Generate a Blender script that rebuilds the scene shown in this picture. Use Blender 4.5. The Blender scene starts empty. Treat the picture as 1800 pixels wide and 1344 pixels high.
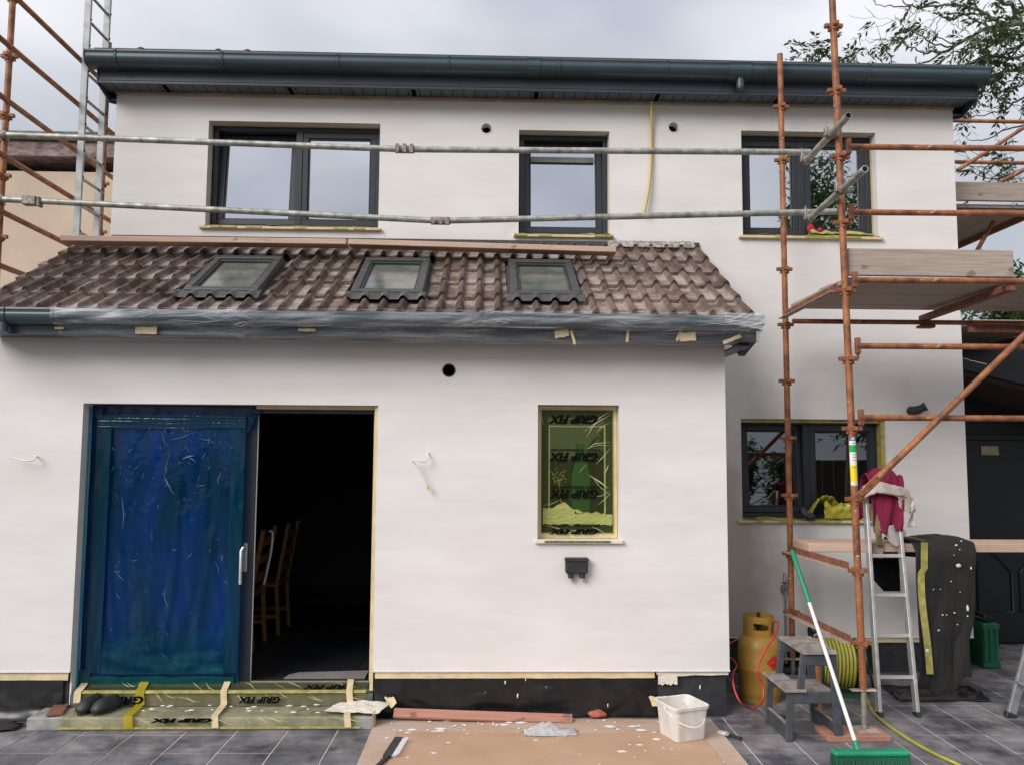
import bpy, bmesh, math, random
from mathutils import Vector, Matrix, Euler, noise

R = math.radians
sc = bpy.context.scene
col = sc.collection

# ------------------------------------------------------------------ camera
cam_d = bpy.data.cameras.new('camera')
cam = bpy.data.objects.new('camera', cam_d)
col.objects.link(cam)
cam_d.sensor_width = 36.0
cam_d.lens = 29.0
cam_d.clip_start = 0.05
cam_d.clip_end = 600.0
cam.matrix_world = (Matrix.Translation((0, 0, 1.9)) @ Matrix.Rotation(R(-1.66), 4, 'Z')
                    @ Matrix.Rotation(R(94.85), 4, 'X') @ Matrix.Rotation(R(0.35), 4, 'Z'))
sc.camera = cam

# ------------------------------------------------------------------ sky and sun
SUN_EL, SUN_AZ = 33.0, 226.0          # azimuth measured clockwise from +y
world = bpy.data.worlds.new('World')
sc.world = world
world.use_nodes = True
wn, wl = world.node_tree.nodes, world.node_tree.links
wn.clear()
w_out = wn.new('ShaderNodeOutputWorld')
w_bg = wn.new('ShaderNodeBackground')
w_sky = wn.new('ShaderNodeTexSky')
w_sky.sky_type = 'NISHITA'
w_sky.sun_disc = False
w_sky.sun_elevation = R(SUN_EL)
w_sky.sun_rotation = R(SUN_AZ)
w_sky.air_density = 1.0
w_sky.dust_density = 2.0
w_tc = wn.new('ShaderNodeTexCoord')
w_map = wn.new('ShaderNodeMapping')
w_map.inputs['Scale'].default_value = (1.0, 1.0, 2.2)
w_map.inputs['Location'].default_value = (2.1, 4.4, 0.84)
w_no = wn.new('ShaderNodeTexNoise')
w_no.inputs['Scale'].default_value = 2.1
w_no.inputs['Detail'].default_value = 3.0
w_no.inputs['Roughness'].default_value = 0.5
w_cr = wn.new('ShaderNodeValToRGB')
w_cr.color_ramp.elements[0].position = 0.36
w_cr.color_ramp.elements[0].color = (2.35, 2.47, 2.80, 1)
w_cr.color_ramp.elements[1].position = 0.66
w_cr.color_ramp.elements[1].color = (4.25, 4.28, 4.46, 1)
w_mix = wn.new('ShaderNodeMix')
w_mix.data_type = 'RGBA'
w_mix.inputs['Factor'].default_value = 0.93      # an almost closed cloud cover
wl.new(w_tc.outputs['Generated'], w_map.inputs['Vector'])
wl.new(w_map.outputs['Vector'], w_no.inputs['Vector'])
wl.new(w_no.outputs['Fac'], w_cr.inputs['Fac'])
wl.new(w_sky.outputs['Color'], w_mix.inputs['A'])
# an overcast dome is brightest overhead and dims evenly towards the horizon
w_sep = wn.new('ShaderNodeSeparateXYZ')
wl.new(w_tc.outputs['Generated'], w_sep.inputs['Vector'])
w_gr = wn.new('ShaderNodeMapRange')
w_gr.inputs['From Min'].default_value = 0.0
w_gr.inputs['From Max'].default_value = 1.0
w_gr.inputs['To Min'].default_value = 0.72
w_gr.inputs['To Max'].default_value = 1.75
wl.new(w_sep.outputs['Z'], w_gr.inputs['Value'])
w_mul = wn.new('ShaderNodeVectorMath')
w_mul.operation = 'SCALE'
wl.new(w_cr.outputs['Color'], w_mul.inputs[0])
wl.new(w_gr.outputs['Result'], w_mul.inputs['Scale'])
wl.new(w_mul.outputs['Vector'], w_mix.inputs['B'])
wl.new(w_mix.outputs['Result'], w_bg.inputs['Color'])
w_bg.inputs['Strength'].default_value = 0.1
wl.new(w_bg.outputs['Background'], w_out.inputs['Surface'])

sun_d = bpy.data.lights.new('sun', 'SUN')
sun = bpy.data.objects.new('sun', sun_d)
col.objects.link(sun)
sun_d.energy = 1.5
sun_d.angle = R(34)
sun_d.color = (1.0, 0.955, 0.9)
_d = Vector((math.sin(R(SUN_AZ)) * math.cos(R(SUN_EL)), math.cos(R(SUN_AZ)) * math.cos(R(SUN_EL)), math.sin(R(SUN_EL))))
sun.rotation_euler = _d.to_track_quat('Z', 'Y').to_euler()

sc.view_settings.view_transform = 'Standard'
sc.view_settings.look = 'None'
sc.view_settings.exposure = 0.96
sc.view_settings.gamma = 1.0
sc.view_settings.use_curve_mapping = False
sc.cycles.max_bounces = 8
sc.cycles.transparent_max_bounces = 16
sc.cycles.caustics_reflective = False
sc.cycles.caustics_refractive = False

rnd = random.Random(7)

# ------------------------------------------------------------------ materials
def new_mat(name):
    m = bpy.data.materials.new(name)
    m.use_nodes = True
    nt = m.node_tree
    return m, nt.nodes, nt.links, nt.nodes['Principled BSDF']

def noise_node(n, l, scale, detail=4.0, rough=0.55, stretch=None, coord='Object'):
    tc = n.new('ShaderNodeTexCoord')
    no = n.new('ShaderNodeTexNoise')
    no.inputs['Scale'].default_value = scale
    no.inputs['Detail'].default_value = detail
    no.inputs['Roughness'].default_value = rough
    if stretch:
        mp = n.new('ShaderNodeMapping')
        mp.inputs['Scale'].default_value = stretch
        l.new(tc.outputs[coord], mp.inputs['Vector'])
        l.new(mp.outputs['Vector'], no.inputs['Vector'])
    else:
        l.new(tc.outputs[coord], no.inputs['Vector'])
    return no

def ramp(n, l, src, p0, c0, p1, c1):
    r = n.new('ShaderNodeValToRGB')
    r.color_ramp.elements[0].position = p0
    r.color_ramp.elements[0].color = (*c0, 1)
    r.color_ramp.elements[1].position = p1
    r.color_ramp.elements[1].color = (*c1, 1)
    l.new(src, r.inputs['Fac'])
    return r

def mixc(n, l, fac, a, b, mode='MIX'):
    m = n.new('ShaderNodeMix')
    m.data_type = 'RGBA'
    m.blend_type = mode
    for k, v in (('Factor', fac), ('A', a), ('B', b)):
        if isinstance(v, (int, float)):
            m.inputs[k].default_value = v
        elif isinstance(v, tuple):
            m.inputs[k].default_value = (*v, 1)
        else:
            l.new(v, m.inputs[k])
    return m.outputs['Result']

def bump(n, l, bs, height, strength, dist=0.01):
    b = n.new('ShaderNodeBump')
    b.inputs['Strength'].default_value = strength
    b.inputs['Distance'].default_value = dist
    l.new(height, b.inputs['Height'])
    l.new(b.outputs['Normal'], bs.inputs['Normal'])

def simple(name, c, rough=0.5, metal=0.0, var=0.25, scale=9.0, bmp=0.0, stretch=None, c2=None, coord='Object', spec=0.5, objvar=0.0):
    """a base colour broken up by noise, with a little relief"""
    m, n, l, bs = new_mat(name)
    no = noise_node(n, l, scale, 5.0, 0.6, stretch, coord)
    lo = c2 if c2 else tuple(v * (1 - var) for v in c)
    hi = c if c2 else tuple(min(1, v * (1 + var)) for v in c)
    out = ramp(n, l, no.outputs['Fac'], 0.33, lo, 0.67, hi).outputs['Color']
    if objvar:
        oi = n.new('ShaderNodeObjectInfo')
        rr = ramp(n, l, oi.outputs['Random'], 0, (1 - objvar,) * 3, 1, (1 + objvar,) * 3)
        out = mixc(n, l, 1.0, out, rr.outputs['Color'], 'MULTIPLY')
    l.new(out, bs.inputs['Base Color'])
    bs.inputs['Roughness'].default_value = rough
    bs.inputs['Metallic'].default_value = metal
    bs.inputs['Specular IOR Level'].default_value = spec
    if bmp:
        bump(n, l, bs, no.outputs['Fac'], bmp)
    return m

def splash(n, l, base, colour, scale, thresh, seed=0.0, stretch=None):
    """spots with a shape of their own (paint drips, lichen) over a base colour"""
    no = noise_node(n, l, scale, 3.0, 0.5, stretch)
    no.noise_dimensions = '4D'
    no.inputs['W'].default_value = seed
    f = ramp(n, l, no.outputs['Fac'], thresh, (0, 0, 0), thresh + 0.03, (1, 1, 1))
    return mixc(n, l, f.outputs['Color'], base, colour)

M = {}

def mat_plaster():
    m, n, l, bs = new_mat('cement_render')
    a = noise_node(n, l, 1.3, 4, 0.55, (1, 1, 2.5))
    b = noise_node(n, l, 3.2, 6, 0.62, (0.5, 0.5, 5))
    c = noise_node(n, l, 60, 3, 0.6)
    base = ramp(n, l, a.outputs['Fac'], 0.3, (0.715, 0.690, 0.673), 0.7, (0.80, 0.778, 0.767)).outputs['Color']
    st = ramp(n, l, b.outputs['Fac'], 0.35, (0.975, 0.972, 0.968), 0.65, (1.01, 1.01, 1.01)).outputs['Color']
    out = mixc(n, l, 1.0, base, st, 'MULTIPLY')
    l.new(out, bs.inputs['Base Color'])
    bs.inputs['Roughness'].default_value = 0.88
    bs.inputs['Specular IOR Level'].default_value = 0.2
    ad = n.new('ShaderNodeMath'); ad.operation = 'MULTIPLY_ADD'
    ad.inputs[1].default_value = 0.5
    l.new(c.outputs['Fac'], ad.inputs[0]); l.new(b.outputs['Fac'], ad.inputs[2])
    bump(n, l, bs, ad.outputs[0], 0.12, 0.004)
    return m
M['plaster'] = mat_plaster()

def mat_plaster_damp():
    """the same render, with the brownish damp bloom it has in the corner by the extension"""
    m = mat_plaster()
    n, l = m.node_tree.nodes, m.node_tree.links
    bs = n['Principled BSDF']
    src = bs.inputs['Base Color'].links[0].from_socket
    tc = n.new('ShaderNodeTexCoord'); sx = n.new('ShaderNodeSeparateXYZ')
    l.new(tc.outputs['Object'], sx.inputs['Vector'])
    a = ramp(n, l, sx.outputs['X'], 0.0, (1, 1, 1), 1.0, (1, 1, 1))
    mr = n.new('ShaderNodeMapRange'); mr.inputs['From Min'].default_value = 1.8; mr.inputs['From Max'].default_value = 2.9
    mr.inputs['To Min'].default_value = 1.0; mr.inputs['To Max'].default_value = 0.0
    l.new(sx.outputs['X'], mr.inputs['Value'])
    mz = n.new('ShaderNodeMapRange'); mz.inputs['From Min'].default_value = 1.0; mz.inputs['From Max'].default_value = 2.6
    mz.inputs['To Min'].default_value = 1.0; mz.inputs['To Max'].default_value = 0.0
    l.new(sx.outputs['Z'], mz.inputs['Value'])
    mm = n.new('ShaderNodeMath'); mm.operation = 'MULTIPLY'
    l.new(mr.outputs['Result'], mm.inputs[0]); l.new(mz.outputs['Result'], mm.inputs[1])
    no = noise_node(n, l, 2.2, 5, 0.6)
    m2 = n.new('ShaderNodeMath'); m2.operation = 'MULTIPLY_ADD'
    m2.inputs[1].default_value = 1.0; l.new(mm.outputs[0], m2.inputs[0]); l.new(no.outputs['Fac'], m2.inputs[2])
    f = ramp(n, l, m2.outputs[0], 0.62, (0, 0, 0), 1.15, (0.75, 0.75, 0.75))
    l.new(mixc(n, l, f.outputs['Color'], src, (0.44, 0.375, 0.305)), bs.inputs['Base Color'])
    return m
M['plaster_damp'] = mat_plaster_damp()

def mat_tile():
    m, n, l, bs = new_mat('concrete_roof_tile')
    oi = n.new('ShaderNodeObjectInfo')
    tc = n.new('ShaderNodeTexCoord')
    va = n.new('ShaderNodeVectorMath'); va.operation = 'ADD'
    cm = n.new('ShaderNodeVectorMath'); cm.operation = 'SCALE'
    cm.inputs['Scale'].default_value = 1.0
    l.new(oi.outputs['Location'], cm.inputs[0])
    l.new(tc.outputs['Object'], va.inputs[0]); l.new(cm.outputs['Vector'], va.inputs[1])
    def nz(s, d=4, r=0.6):
        no = n.new('ShaderNodeTexNoise')
        no.inputs['Scale'].default_value = s; no.inputs['Detail'].default_value = d; no.inputs['Roughness'].default_value = r
        l.new(va.outputs['Vector'], no.inputs['Vector'])
        return no
    a, b, c, d = nz(5), nz(24, 5, 0.7), nz(90, 3, 0.7), nz(3.2, 5, 0.75)
    base = ramp(n, l, a.outputs['Fac'], 0.3, (0.056, 0.036, 0.029), 0.7, (0.135, 0.087, 0.069)).outputs['Color']
    rr = ramp(n, l, oi.outputs['Random'], 0, (0.62, 0.62, 0.62), 1, (1.40, 1.34, 1.30)).outputs['Color']
    base = mixc(n, l, 1.0, base, rr, 'MULTIPLY')
    sp = ramp(n, l, c.outputs['Fac'], 0.35, (0.6, 0.6, 0.6), 0.7, (1.35, 1.33, 1.3)).outputs['Color']
    base = mixc(n, l, 1.0, base, sp, 'MULTIPLY')
    # pale weathering gathers in the flat pans, the rolls stay dark
    sx = n.new('ShaderNodeSeparateXYZ')
    l.new(tc.outputs['Object'], sx.inputs['Vector'])
    pan = ramp(n, l, sx.outputs['Z'], 0.004, (1, 1, 1), 0.026, (0.25, 0.25, 0.25)).outputs['Color']
    li = ramp(n, l, d.outputs['Fac'], 0.42, (0.10, 0.10, 0.10), 0.62, (0.95, 0.95, 0.95)).outputs['Color']
    li = mixc(n, l, 1.0, li, pan, 'MULTIPLY')
    base = mixc(n, l, li, base, (0.40, 0.33, 0.29))
    li2 = ramp(n, l, b.outputs['Fac'], 0.66, (0, 0, 0), 0.72, (0.75, 0.75, 0.75))
    base = mixc(n, l, li2.outputs['Color'], base, (0.43, 0.40, 0.37))
    l.new(base, bs.inputs['Base Color'])
    bs.inputs['Roughness'].default_value = 0.9
    bs.inputs['Specular IOR Level'].default_value = 0.25
    bump(n, l, bs, c.outputs['Fac'], 0.5, 0.004)
    return m
M['tile'] = mat_tile()

def mat_scaffold():
    m, n, l, bs = new_mat('rusty_orange_paint')
    a = noise_node(n, l, 7, 6, 0.7)
    b = noise_node(n, l, 38, 4, 0.6)
    base = ramp(n, l, a.outputs['Fac'], 0.36, (0.13, 0.045, 0.026), 0.64, (0.43, 0.165, 0.06)).outputs['Color']
    ru = ramp(n, l, b.outputs['Fac'], 0.60, (0, 0, 0), 0.70, (0.8, 0.8, 0.8))
    base = mixc(n, l, ru.outputs['Color'], base, (0.10, 0.035, 0.02))
    base = splash(n, l, base, (0.66, 0.56, 0.5), 26, 0.685, 3.0, (0.5, 1, 1))
    base = splash(n, l, base, (0.55, 0.40, 0.30), 9, 0.69, 7.0)
    l.new(base, bs.inputs['Base Color'])
    bs.inputs['Roughness'].default_value = 0.55
    bump(n, l, bs, b.outputs['Fac'], 0.3, 0.003)
    return m
M['scaffold'] = mat_scaffold()

def mat_board(name, c0, c1, dark, streak=(0.7, 14, 14), stain=0.62):
    m, n, l, bs = new_mat(name)
    g = noise_node(n, l, 5, 6, 0.65, streak)
    s = noise_node(n, l, 3.2, 4, 0.6, (0.8, 2, 2))
    k = noise_node(n, l, 9, 2, 0.4, (0.6, 1, 1))
    base = ramp(n, l, g.outputs['Fac'], 0.3, c0, 0.7, c1).outputs['Color']
    f = ramp(n, l, s.outputs['Fac'], stain, (0, 0, 0), stain + 0.16, (0.75, 0.75, 0.75))
    base = mixc(n, l, f.outputs['Color'], base, dark)
    f2 = ramp(n, l, k.outputs['Fac'], 0.70, (0, 0, 0), 0.73, (0.6, 0.6, 0.6))
    base = mixc(n, l, f2.outputs['Color'], base, dark)
    l.new(base, bs.inputs['Base Color'])
    bs.inputs['Roughness'].default_value = 0.8
    bump(n, l, bs, g.outputs['Fac'], 0.35, 0.004)
    return m
M['board'] = mat_board('weathered_board', (0.31, 0.245, 0.205), (0.48, 0.40, 0.345), (0.14, 0.09, 0.065))
M['timber'] = mat_board('new_pine', (0.50, 0.335, 0.25), (0.66, 0.48, 0.375), (0.24, 0.12, 0.085), (0.5, 10, 10), 0.66)
M['batten'] = mat_board('reddish_batten', (0.33, 0.15, 0.10), (0.48, 0.245, 0.18), (0.16, 0.06, 0.045), (0.5, 10, 10), 0.66)

def mat_slate():
    m, n, l, bs = new_mat('slate_paving')
    oi = n.new('ShaderNodeObjectInfo')
    tc = n.new('ShaderNodeTexCoord')
    va = n.new('ShaderNodeVectorMath'); va.operation = 'ADD'
    l.new(tc.outputs['Object'], va.inputs[0]); l.new(oi.outputs['Location'], va.inputs[1])
    def nz(s, d=5, r=0.62, w=0.0):
        no = n.new('ShaderNodeTexNoise'); no.noise_dimensions = '4D'
        no.inputs['W'].default_value = w
        no.inputs['Scale'].default_value = s; no.inputs['Detail'].default_value = d; no.inputs['Roughness'].default_value = r
        l.new(va.outputs['Vector'], no.inputs['Vector'])
        return no
    a, b, c, d = nz(6), nz(2.6, 6, 0.7, 5.0), nz(34, 3, 0.5, 2.0), nz(1.1, 2, 0.5, 9.0)
    base = ramp(n, l, a.outputs['Fac'], 0.3, (0.034, 0.038, 0.050), 0.7, (0.105, 0.108, 0.128)).outputs['Color']
    du = ramp(n, l, b.outputs['Fac'], 0.40, (0, 0, 0), 0.66, (0.85, 0.85, 0.85)).outputs['Color']
    zone = ramp(n, l, d.outputs['Fac'], 0.32, (0.4, 0.4, 0.4), 0.54, (1, 1, 1)).outputs['Color']
    du = mixc(n, l, 1.0, du, zone, 'MULTIPLY')
    base = mixc(n, l, du, base, (0.36, 0.325, 0.325))
    sp = ramp(n, l, c.outputs['Fac'], 0.72, (0, 0, 0), 0.745, (1, 1, 1)).outputs['Color']
    base = mixc(n, l, sp, base, (0.62, 0.58, 0.56))
    l.new(base, bs.inputs['Base Color'])
    rg = ramp(n, l, b.outputs['Fac'], 0.4, (0.38,) * 3, 0.65, (0.8,) * 3).outputs['Color']
    l.new(rg, bs.inputs['Roughness'])
    bump(n, l, bs, a.outputs['Fac'], 0.15, 0.004)
    return m
M['slate'] = mat_slate()
M['grout'] = simple('grout', (0.52, 0.47, 0.455), 0.9, var=0.2, scale=12)

def mat_hardboard(dust=0.6, lo=0.50):
    m, n, l, bs = new_mat('hardboard')
    a = noise_node(n, l, 2.2, 5, 0.6)
    f = noise_node(n, l, 160, 2, 0.5)
    base = ramp(n, l, a.outputs['Fac'], 0.3, (0.40, 0.245, 0.155), 0.7, (0.50, 0.325, 0.215)).outputs['Color']
    base = mixc(n, l, ramp(n, l, noise_node(n, l, 1.4, 6, 0.7, (1, 2.4, 1)).outputs['Fac'], lo, (0, 0, 0), lo + 0.2, (dust,) * 3).outputs['Color'], base, (0.50, 0.40, 0.345))
    for s, t, w in ((11, 0.735, 1.0), (24, 0.725, 4.0), (5.0, 0.745, 8.5)):
        base = splash(n, l, base, (0.74, 0.68, 0.63), s, t - (0.03 if lo < 0.5 else 0.0), w)
    base = splash(n, l, base, (0.22, 0.12, 0.07), 9, 0.74, 12.0)
    l.new(base, bs.inputs['Base Color'])
    bs.inputs['Roughness'].default_value = 0.72
    bump(n, l, bs, f.outputs['Fac'], 0.15, 0.002)
    return m
M['hardboard'] = mat_hardboard(0.85, 0.36)

M['frame'] = simple('anthracite_frame', (0.030, 0.034, 0.043), 0.38, var=0.12, scale=4)
M['fascia'] = simple('blue_grey_upvc', (0.055, 0.069, 0.092), 0.33, var=0.10, scale=3)
M['soffit'] = simple('grey_soffit', (0.075, 0.092, 0.108), 0.42, var=0.12, scale=4, objvar=0.10)
M['gutter'] = simple('gutter_plastic', (0.044, 0.070, 0.087), 0.38, var=0.12, scale=3)
M['galv'] = simple('galvanised_steel', (0.48, 0.49, 0.45), 0.5, 0.45, var=0.3, scale=14, c2=(0.20, 0.20, 0.17))
M['clamp'] = simple('dirty_clamp', (0.42, 0.38, 0.33), 0.6, 0.4, scale=40, c2=(0.09, 0.07, 0.055))
M['alu'] = simple('aluminium', (0.58, 0.57, 0.56), 0.42, 0.65, var=0.16, scale=16)
M['alu_dull'] = simple('dull_aluminium', (0.30, 0.31, 0.32), 0.55, 0.4, var=0.2, scale=12)
M['black'] = simple('black_membrane', (0.012, 0.012, 0.013), 0.27, var=0.4, scale=6, bmp=0.2)
M['tape'] = simple('masking_tape', (0.66, 0.54, 0.33), 0.7, var=0.14, scale=10)
M['ytape'] = simple('yellow_tape_scraps', (0.52, 0.46, 0.14), 0.5, scale=18, c2=(0.28, 0.25, 0.07))
M['white_tape'] = simple('pale_tape', (0.74, 0.68, 0.60), 0.7, var=0.10, scale=10)
M['white'] = simple('white_plastic', (0.76, 0.745, 0.72), 0.5, var=0.08, scale=8)
M['dirty_white'] = simple('plaster_smeared_white_plastic', (0.76, 0.735, 0.71), 0.6, c2=(0.56, 0.52, 0.48), scale=9, stretch=(1, 1, 0.35), bmp=0.1)
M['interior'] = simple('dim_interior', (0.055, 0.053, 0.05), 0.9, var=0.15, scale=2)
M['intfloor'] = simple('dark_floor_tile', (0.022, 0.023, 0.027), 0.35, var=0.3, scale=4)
M['mat_grey'] = simple('grey_mat', (0.23, 0.205, 0.21), 0.95, var=0.2, scale=30)
M['oak'] = simple('oak_chair', (0.22, 0.12, 0.042), 0.5, var=0.25, scale=5, stretch=(6, 6, 0.7))
M['dark_door'] = simple('near_black_paint', (0.005, 0.006, 0.009), 0.38, var=0.2, scale=4)
M['brown_soffit'] = simple('dark_brown_timber', (0.045, 0.028, 0.020), 0.7, var=0.3, scale=5, stretch=(0.6, 6, 6))
M['brass'] = simple('worn_name_plate', (0.40, 0.34, 0.22), 0.45, 0.5, var=0.3, scale=20)
M['beige'] = simple('beige_render', (0.54, 0.435, 0.335), 0.9, var=0.09, scale=1.4, bmp=0.1)
M['beige_trim'] = simple('flaking_parapet_paint', (0.34, 0.27, 0.26), 0.85, scale=7, c2=(0.10, 0.055, 0.05), stretch=(1, 1, 2))
M['felt'] = simple('mossy_roof_felt', (0.17, 0.165, 0.15), 0.95, scale=9, c2=(0.045, 0.045, 0.042))
M['grass'] = simple('rough_ground', (0.085, 0.10, 0.045), 0.95, scale=1.2, c2=(0.10, 0.085, 0.06))
M['bark'] = simple('grey_bark', (0.17, 0.145, 0.12), 0.95, var=0.35, scale=9, stretch=(1, 1, 0.3), bmp=0.4)
M['fence'] = simple('dark_fence_timber', (0.07, 0.05, 0.04), 0.85, var=0.3, scale=6)
M['rust'] = simple('rusty_iron', (0.30, 0.12, 0.065), 0.75, scale=18, c2=(0.12, 0.045, 0.028), bmp=0.2)
M['pale_dust'] = simple('plaster_dust_on_steel', (0.50, 0.42, 0.37), 0.85, scale=20, c2=(0.30, 0.20, 0.15))
M['stool'] = simple('grey_painted_wood', (0.060, 0.066, 0.076), 0.55, var=0.25, scale=14)
M['tread'] = simple('plaster_spattered_tread', (0.36, 0.32, 0.29), 0.8, scale=12, c2=(0.17, 0.15, 0.14))
M['gas'] = simple('ochre_gas_paint', (0.40, 0.225, 0.04), 0.4, var=0.14, scale=6)
M['red'] = simple('red_rubber', (0.52, 0.055, 0.04), 0.45, var=0.15, scale=8)
M['redsign'] = simple('red_print', (0.60, 0.02, 0.02), 0.5, var=0.05)
M['yhose'] = simple('yellow_green_hose', (0.40, 0.38, 0.07), 0.42, var=0.2, scale=9)
M['ghose'] = simple('dark_green_hose', (0.05, 0.11, 0.07), 0.45, var=0.2, scale=9)
M['green'] = simple('green_plastic', (0.010, 0.235, 0.115), 0.42, var=0.2, scale=8)
M['dkgreen'] = simple('dark_green_plastic', (0.010, 0.105, 0.055), 0.45, var=0.2, scale=8)
M['clog'] = simple('black_rubber', (0.026, 0.027, 0.030), 0.55, var=0.3, scale=20)
M['magenta'] = simple('magenta_cloth', (0.20, 0.007, 0.045), 0.9, var=0.25, scale=30)
M['rag'] = simple('grubby_dust_sheet', (0.56, 0.48, 0.43), 0.95, var=0.2, scale=12)
M['yrag'] = simple('yellow_plastic_film', (0.45, 0.40, 0.045), 0.35, var=0.3, scale=10)
M['ycond'] = simple('yellow_conduit', (0.58, 0.43, 0.13), 0.4, var=0.1)
M['bristle'] = simple('pale_bristles', (0.62, 0.62, 0.66), 0.8, var=0.2, scale=60)
M['brickred'] = simple('red_sponge', (0.40, 0.115, 0.08), 0.95, var=0.25, scale=40, bmp=0.4)
M['lead'] = simple('grey_flashing', (0.060, 0.060, 0.060), 0.5, var=0.25, scale=14)
M['mortar'] = simple('mortar_fillet', (0.30, 0.27, 0.25), 0.95, scale=30, c2=(0.12, 0.10, 0.09), bmp=0.4)
M['ink'] = simple('black_vent_shade', (0.004, 0.004, 0.004), 0.9, var=0.05, spec=0.05)
M['s_blue'] = simple('blue_print', (0.02, 0.19, 0.50), 0.45, var=0.05)
M['s_green'] = simple('green_print', (0.01, 0.40, 0.07), 0.45, var=0.05)
M['s_yellow'] = simple('yellow_print', (0.78, 0.66, 0.02), 0.45, var=0.06)
M['s_white'] = simple('white_print', (0.78, 0.77, 0.76), 0.45, var=0.04)
M['dried'] = simple('dried_flower_head', (0.50, 0.42, 0.22), 0.9, var=0.3, scale=40)
M['bottle'] = simple('green_bottle_glass', (0.015, 0.10, 0.06), 0.15, var=0.1)
M['paper'] = simple('crumpled_paper', (0.80, 0.77, 0.68), 0.85, var=0.1, scale=8)

def mat_leaf(name, c0, c1):
    m, n, l, bs = new_mat(name)
    no = noise_node(n, l, 2.5, 4, 0.7)
    out = ramp(n, l, no.outputs['Fac'], 0.3, c0, 0.7, c1).outputs['Color']
    l.new(out, bs.inputs['Base Color'])
    bs.inputs['Roughness'].default_value = 0.55
    tr = n.new('ShaderNodeBsdfTranslucent')
    l.new(out, tr.inputs['Color'])
    mx = n.new('ShaderNodeMixShader'); mx.inputs['Fac'].default_value = 0.3
    l.new(bs.outputs['BSDF'], mx.inputs[1]); l.new(tr.outputs['BSDF'], mx.inputs[2])
    l.new(mx.outputs['Shader'], n['Material Output'].inputs['Surface'])
    return m
M['leaf'] = mat_leaf('pinnate_leaf', (0.035, 0.075, 0.025), (0.12, 0.17, 0.05))
M['leafdk'] = mat_leaf('dark_leaf', (0.030, 0.072, 0.024), (0.10, 0.16, 0.05))

def mat_glass(name, refl, rc, tc, wob=0.0):
    """coated double glazing: part mirror, part see-through"""
    m, n, l, bs = new_mat(name)
    g = n.new('ShaderNodeBsdfGlossy')
    g.inputs['Color'].default_value = (*rc, 1)
    g.inputs['Roughness'].default_value = 0.012
    t = n.new('ShaderNodeBsdfTransparent')
    t.inputs['Color'].default_value = (*tc, 1)
    if wob:
        no = noise_node(n, l, 1.2, 2, 0.5)
        b = n.new('ShaderNodeBump'); b.inputs['Strength'].default_value = wob; b.inputs['Distance'].default_value = 0.02
        l.new(no.outputs['Fac'], b.inputs['Height']); l.new(b.outputs['Normal'], g.inputs['Normal'])
    mx = n.new('ShaderNodeMixShader'); mx.inputs['Fac'].default_value = refl
    l.new(t.outputs['BSDF'], mx.inputs[1]); l.new(g.outputs['BSDF'], mx.inputs[2])
    l.new(mx.outputs['Shader'], n['Material Output'].inputs['Surface'])
    return m
M['glass'] = mat_glass('coated_glazing', 0.74, (0.94, 0.96, 1.0), (0.35, 0.37, 0.38), 0.05)
M['glass_dark'] = mat_glass('dark_glazing', 0.22, (0.9, 0.95, 1.0), (0.25, 0.27, 0.28), 0.05)

def mat_skyglass():
    m, n, l, bs = new_mat('dusty_roof_glazing')
    no = noise_node(n, l, 30, 5, 0.7)
    big = noise_node(n, l, 5, 3, 0.6)
    out = ramp(n, l, big.outputs['Fac'], 0.35, (0.085, 0.095, 0.085), 0.65, (0.17, 0.185, 0.165)).outputs['Color']
    sp = ramp(n, l, no.outputs['Fac'], 0.66, (0, 0, 0), 0.70, (0.7, 0.7, 0.7)).outputs['Color']
    out = mixc(n, l, sp, out, (0.42, 0.42, 0.38))
    l.new(out, bs.inputs['Base Color'])
    bs.inputs['Roughness'].default_value = 0.14
    bs.inputs['IOR'].default_value = 1.9
    return m
M['skyglass'] = mat_skyglass()

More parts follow.
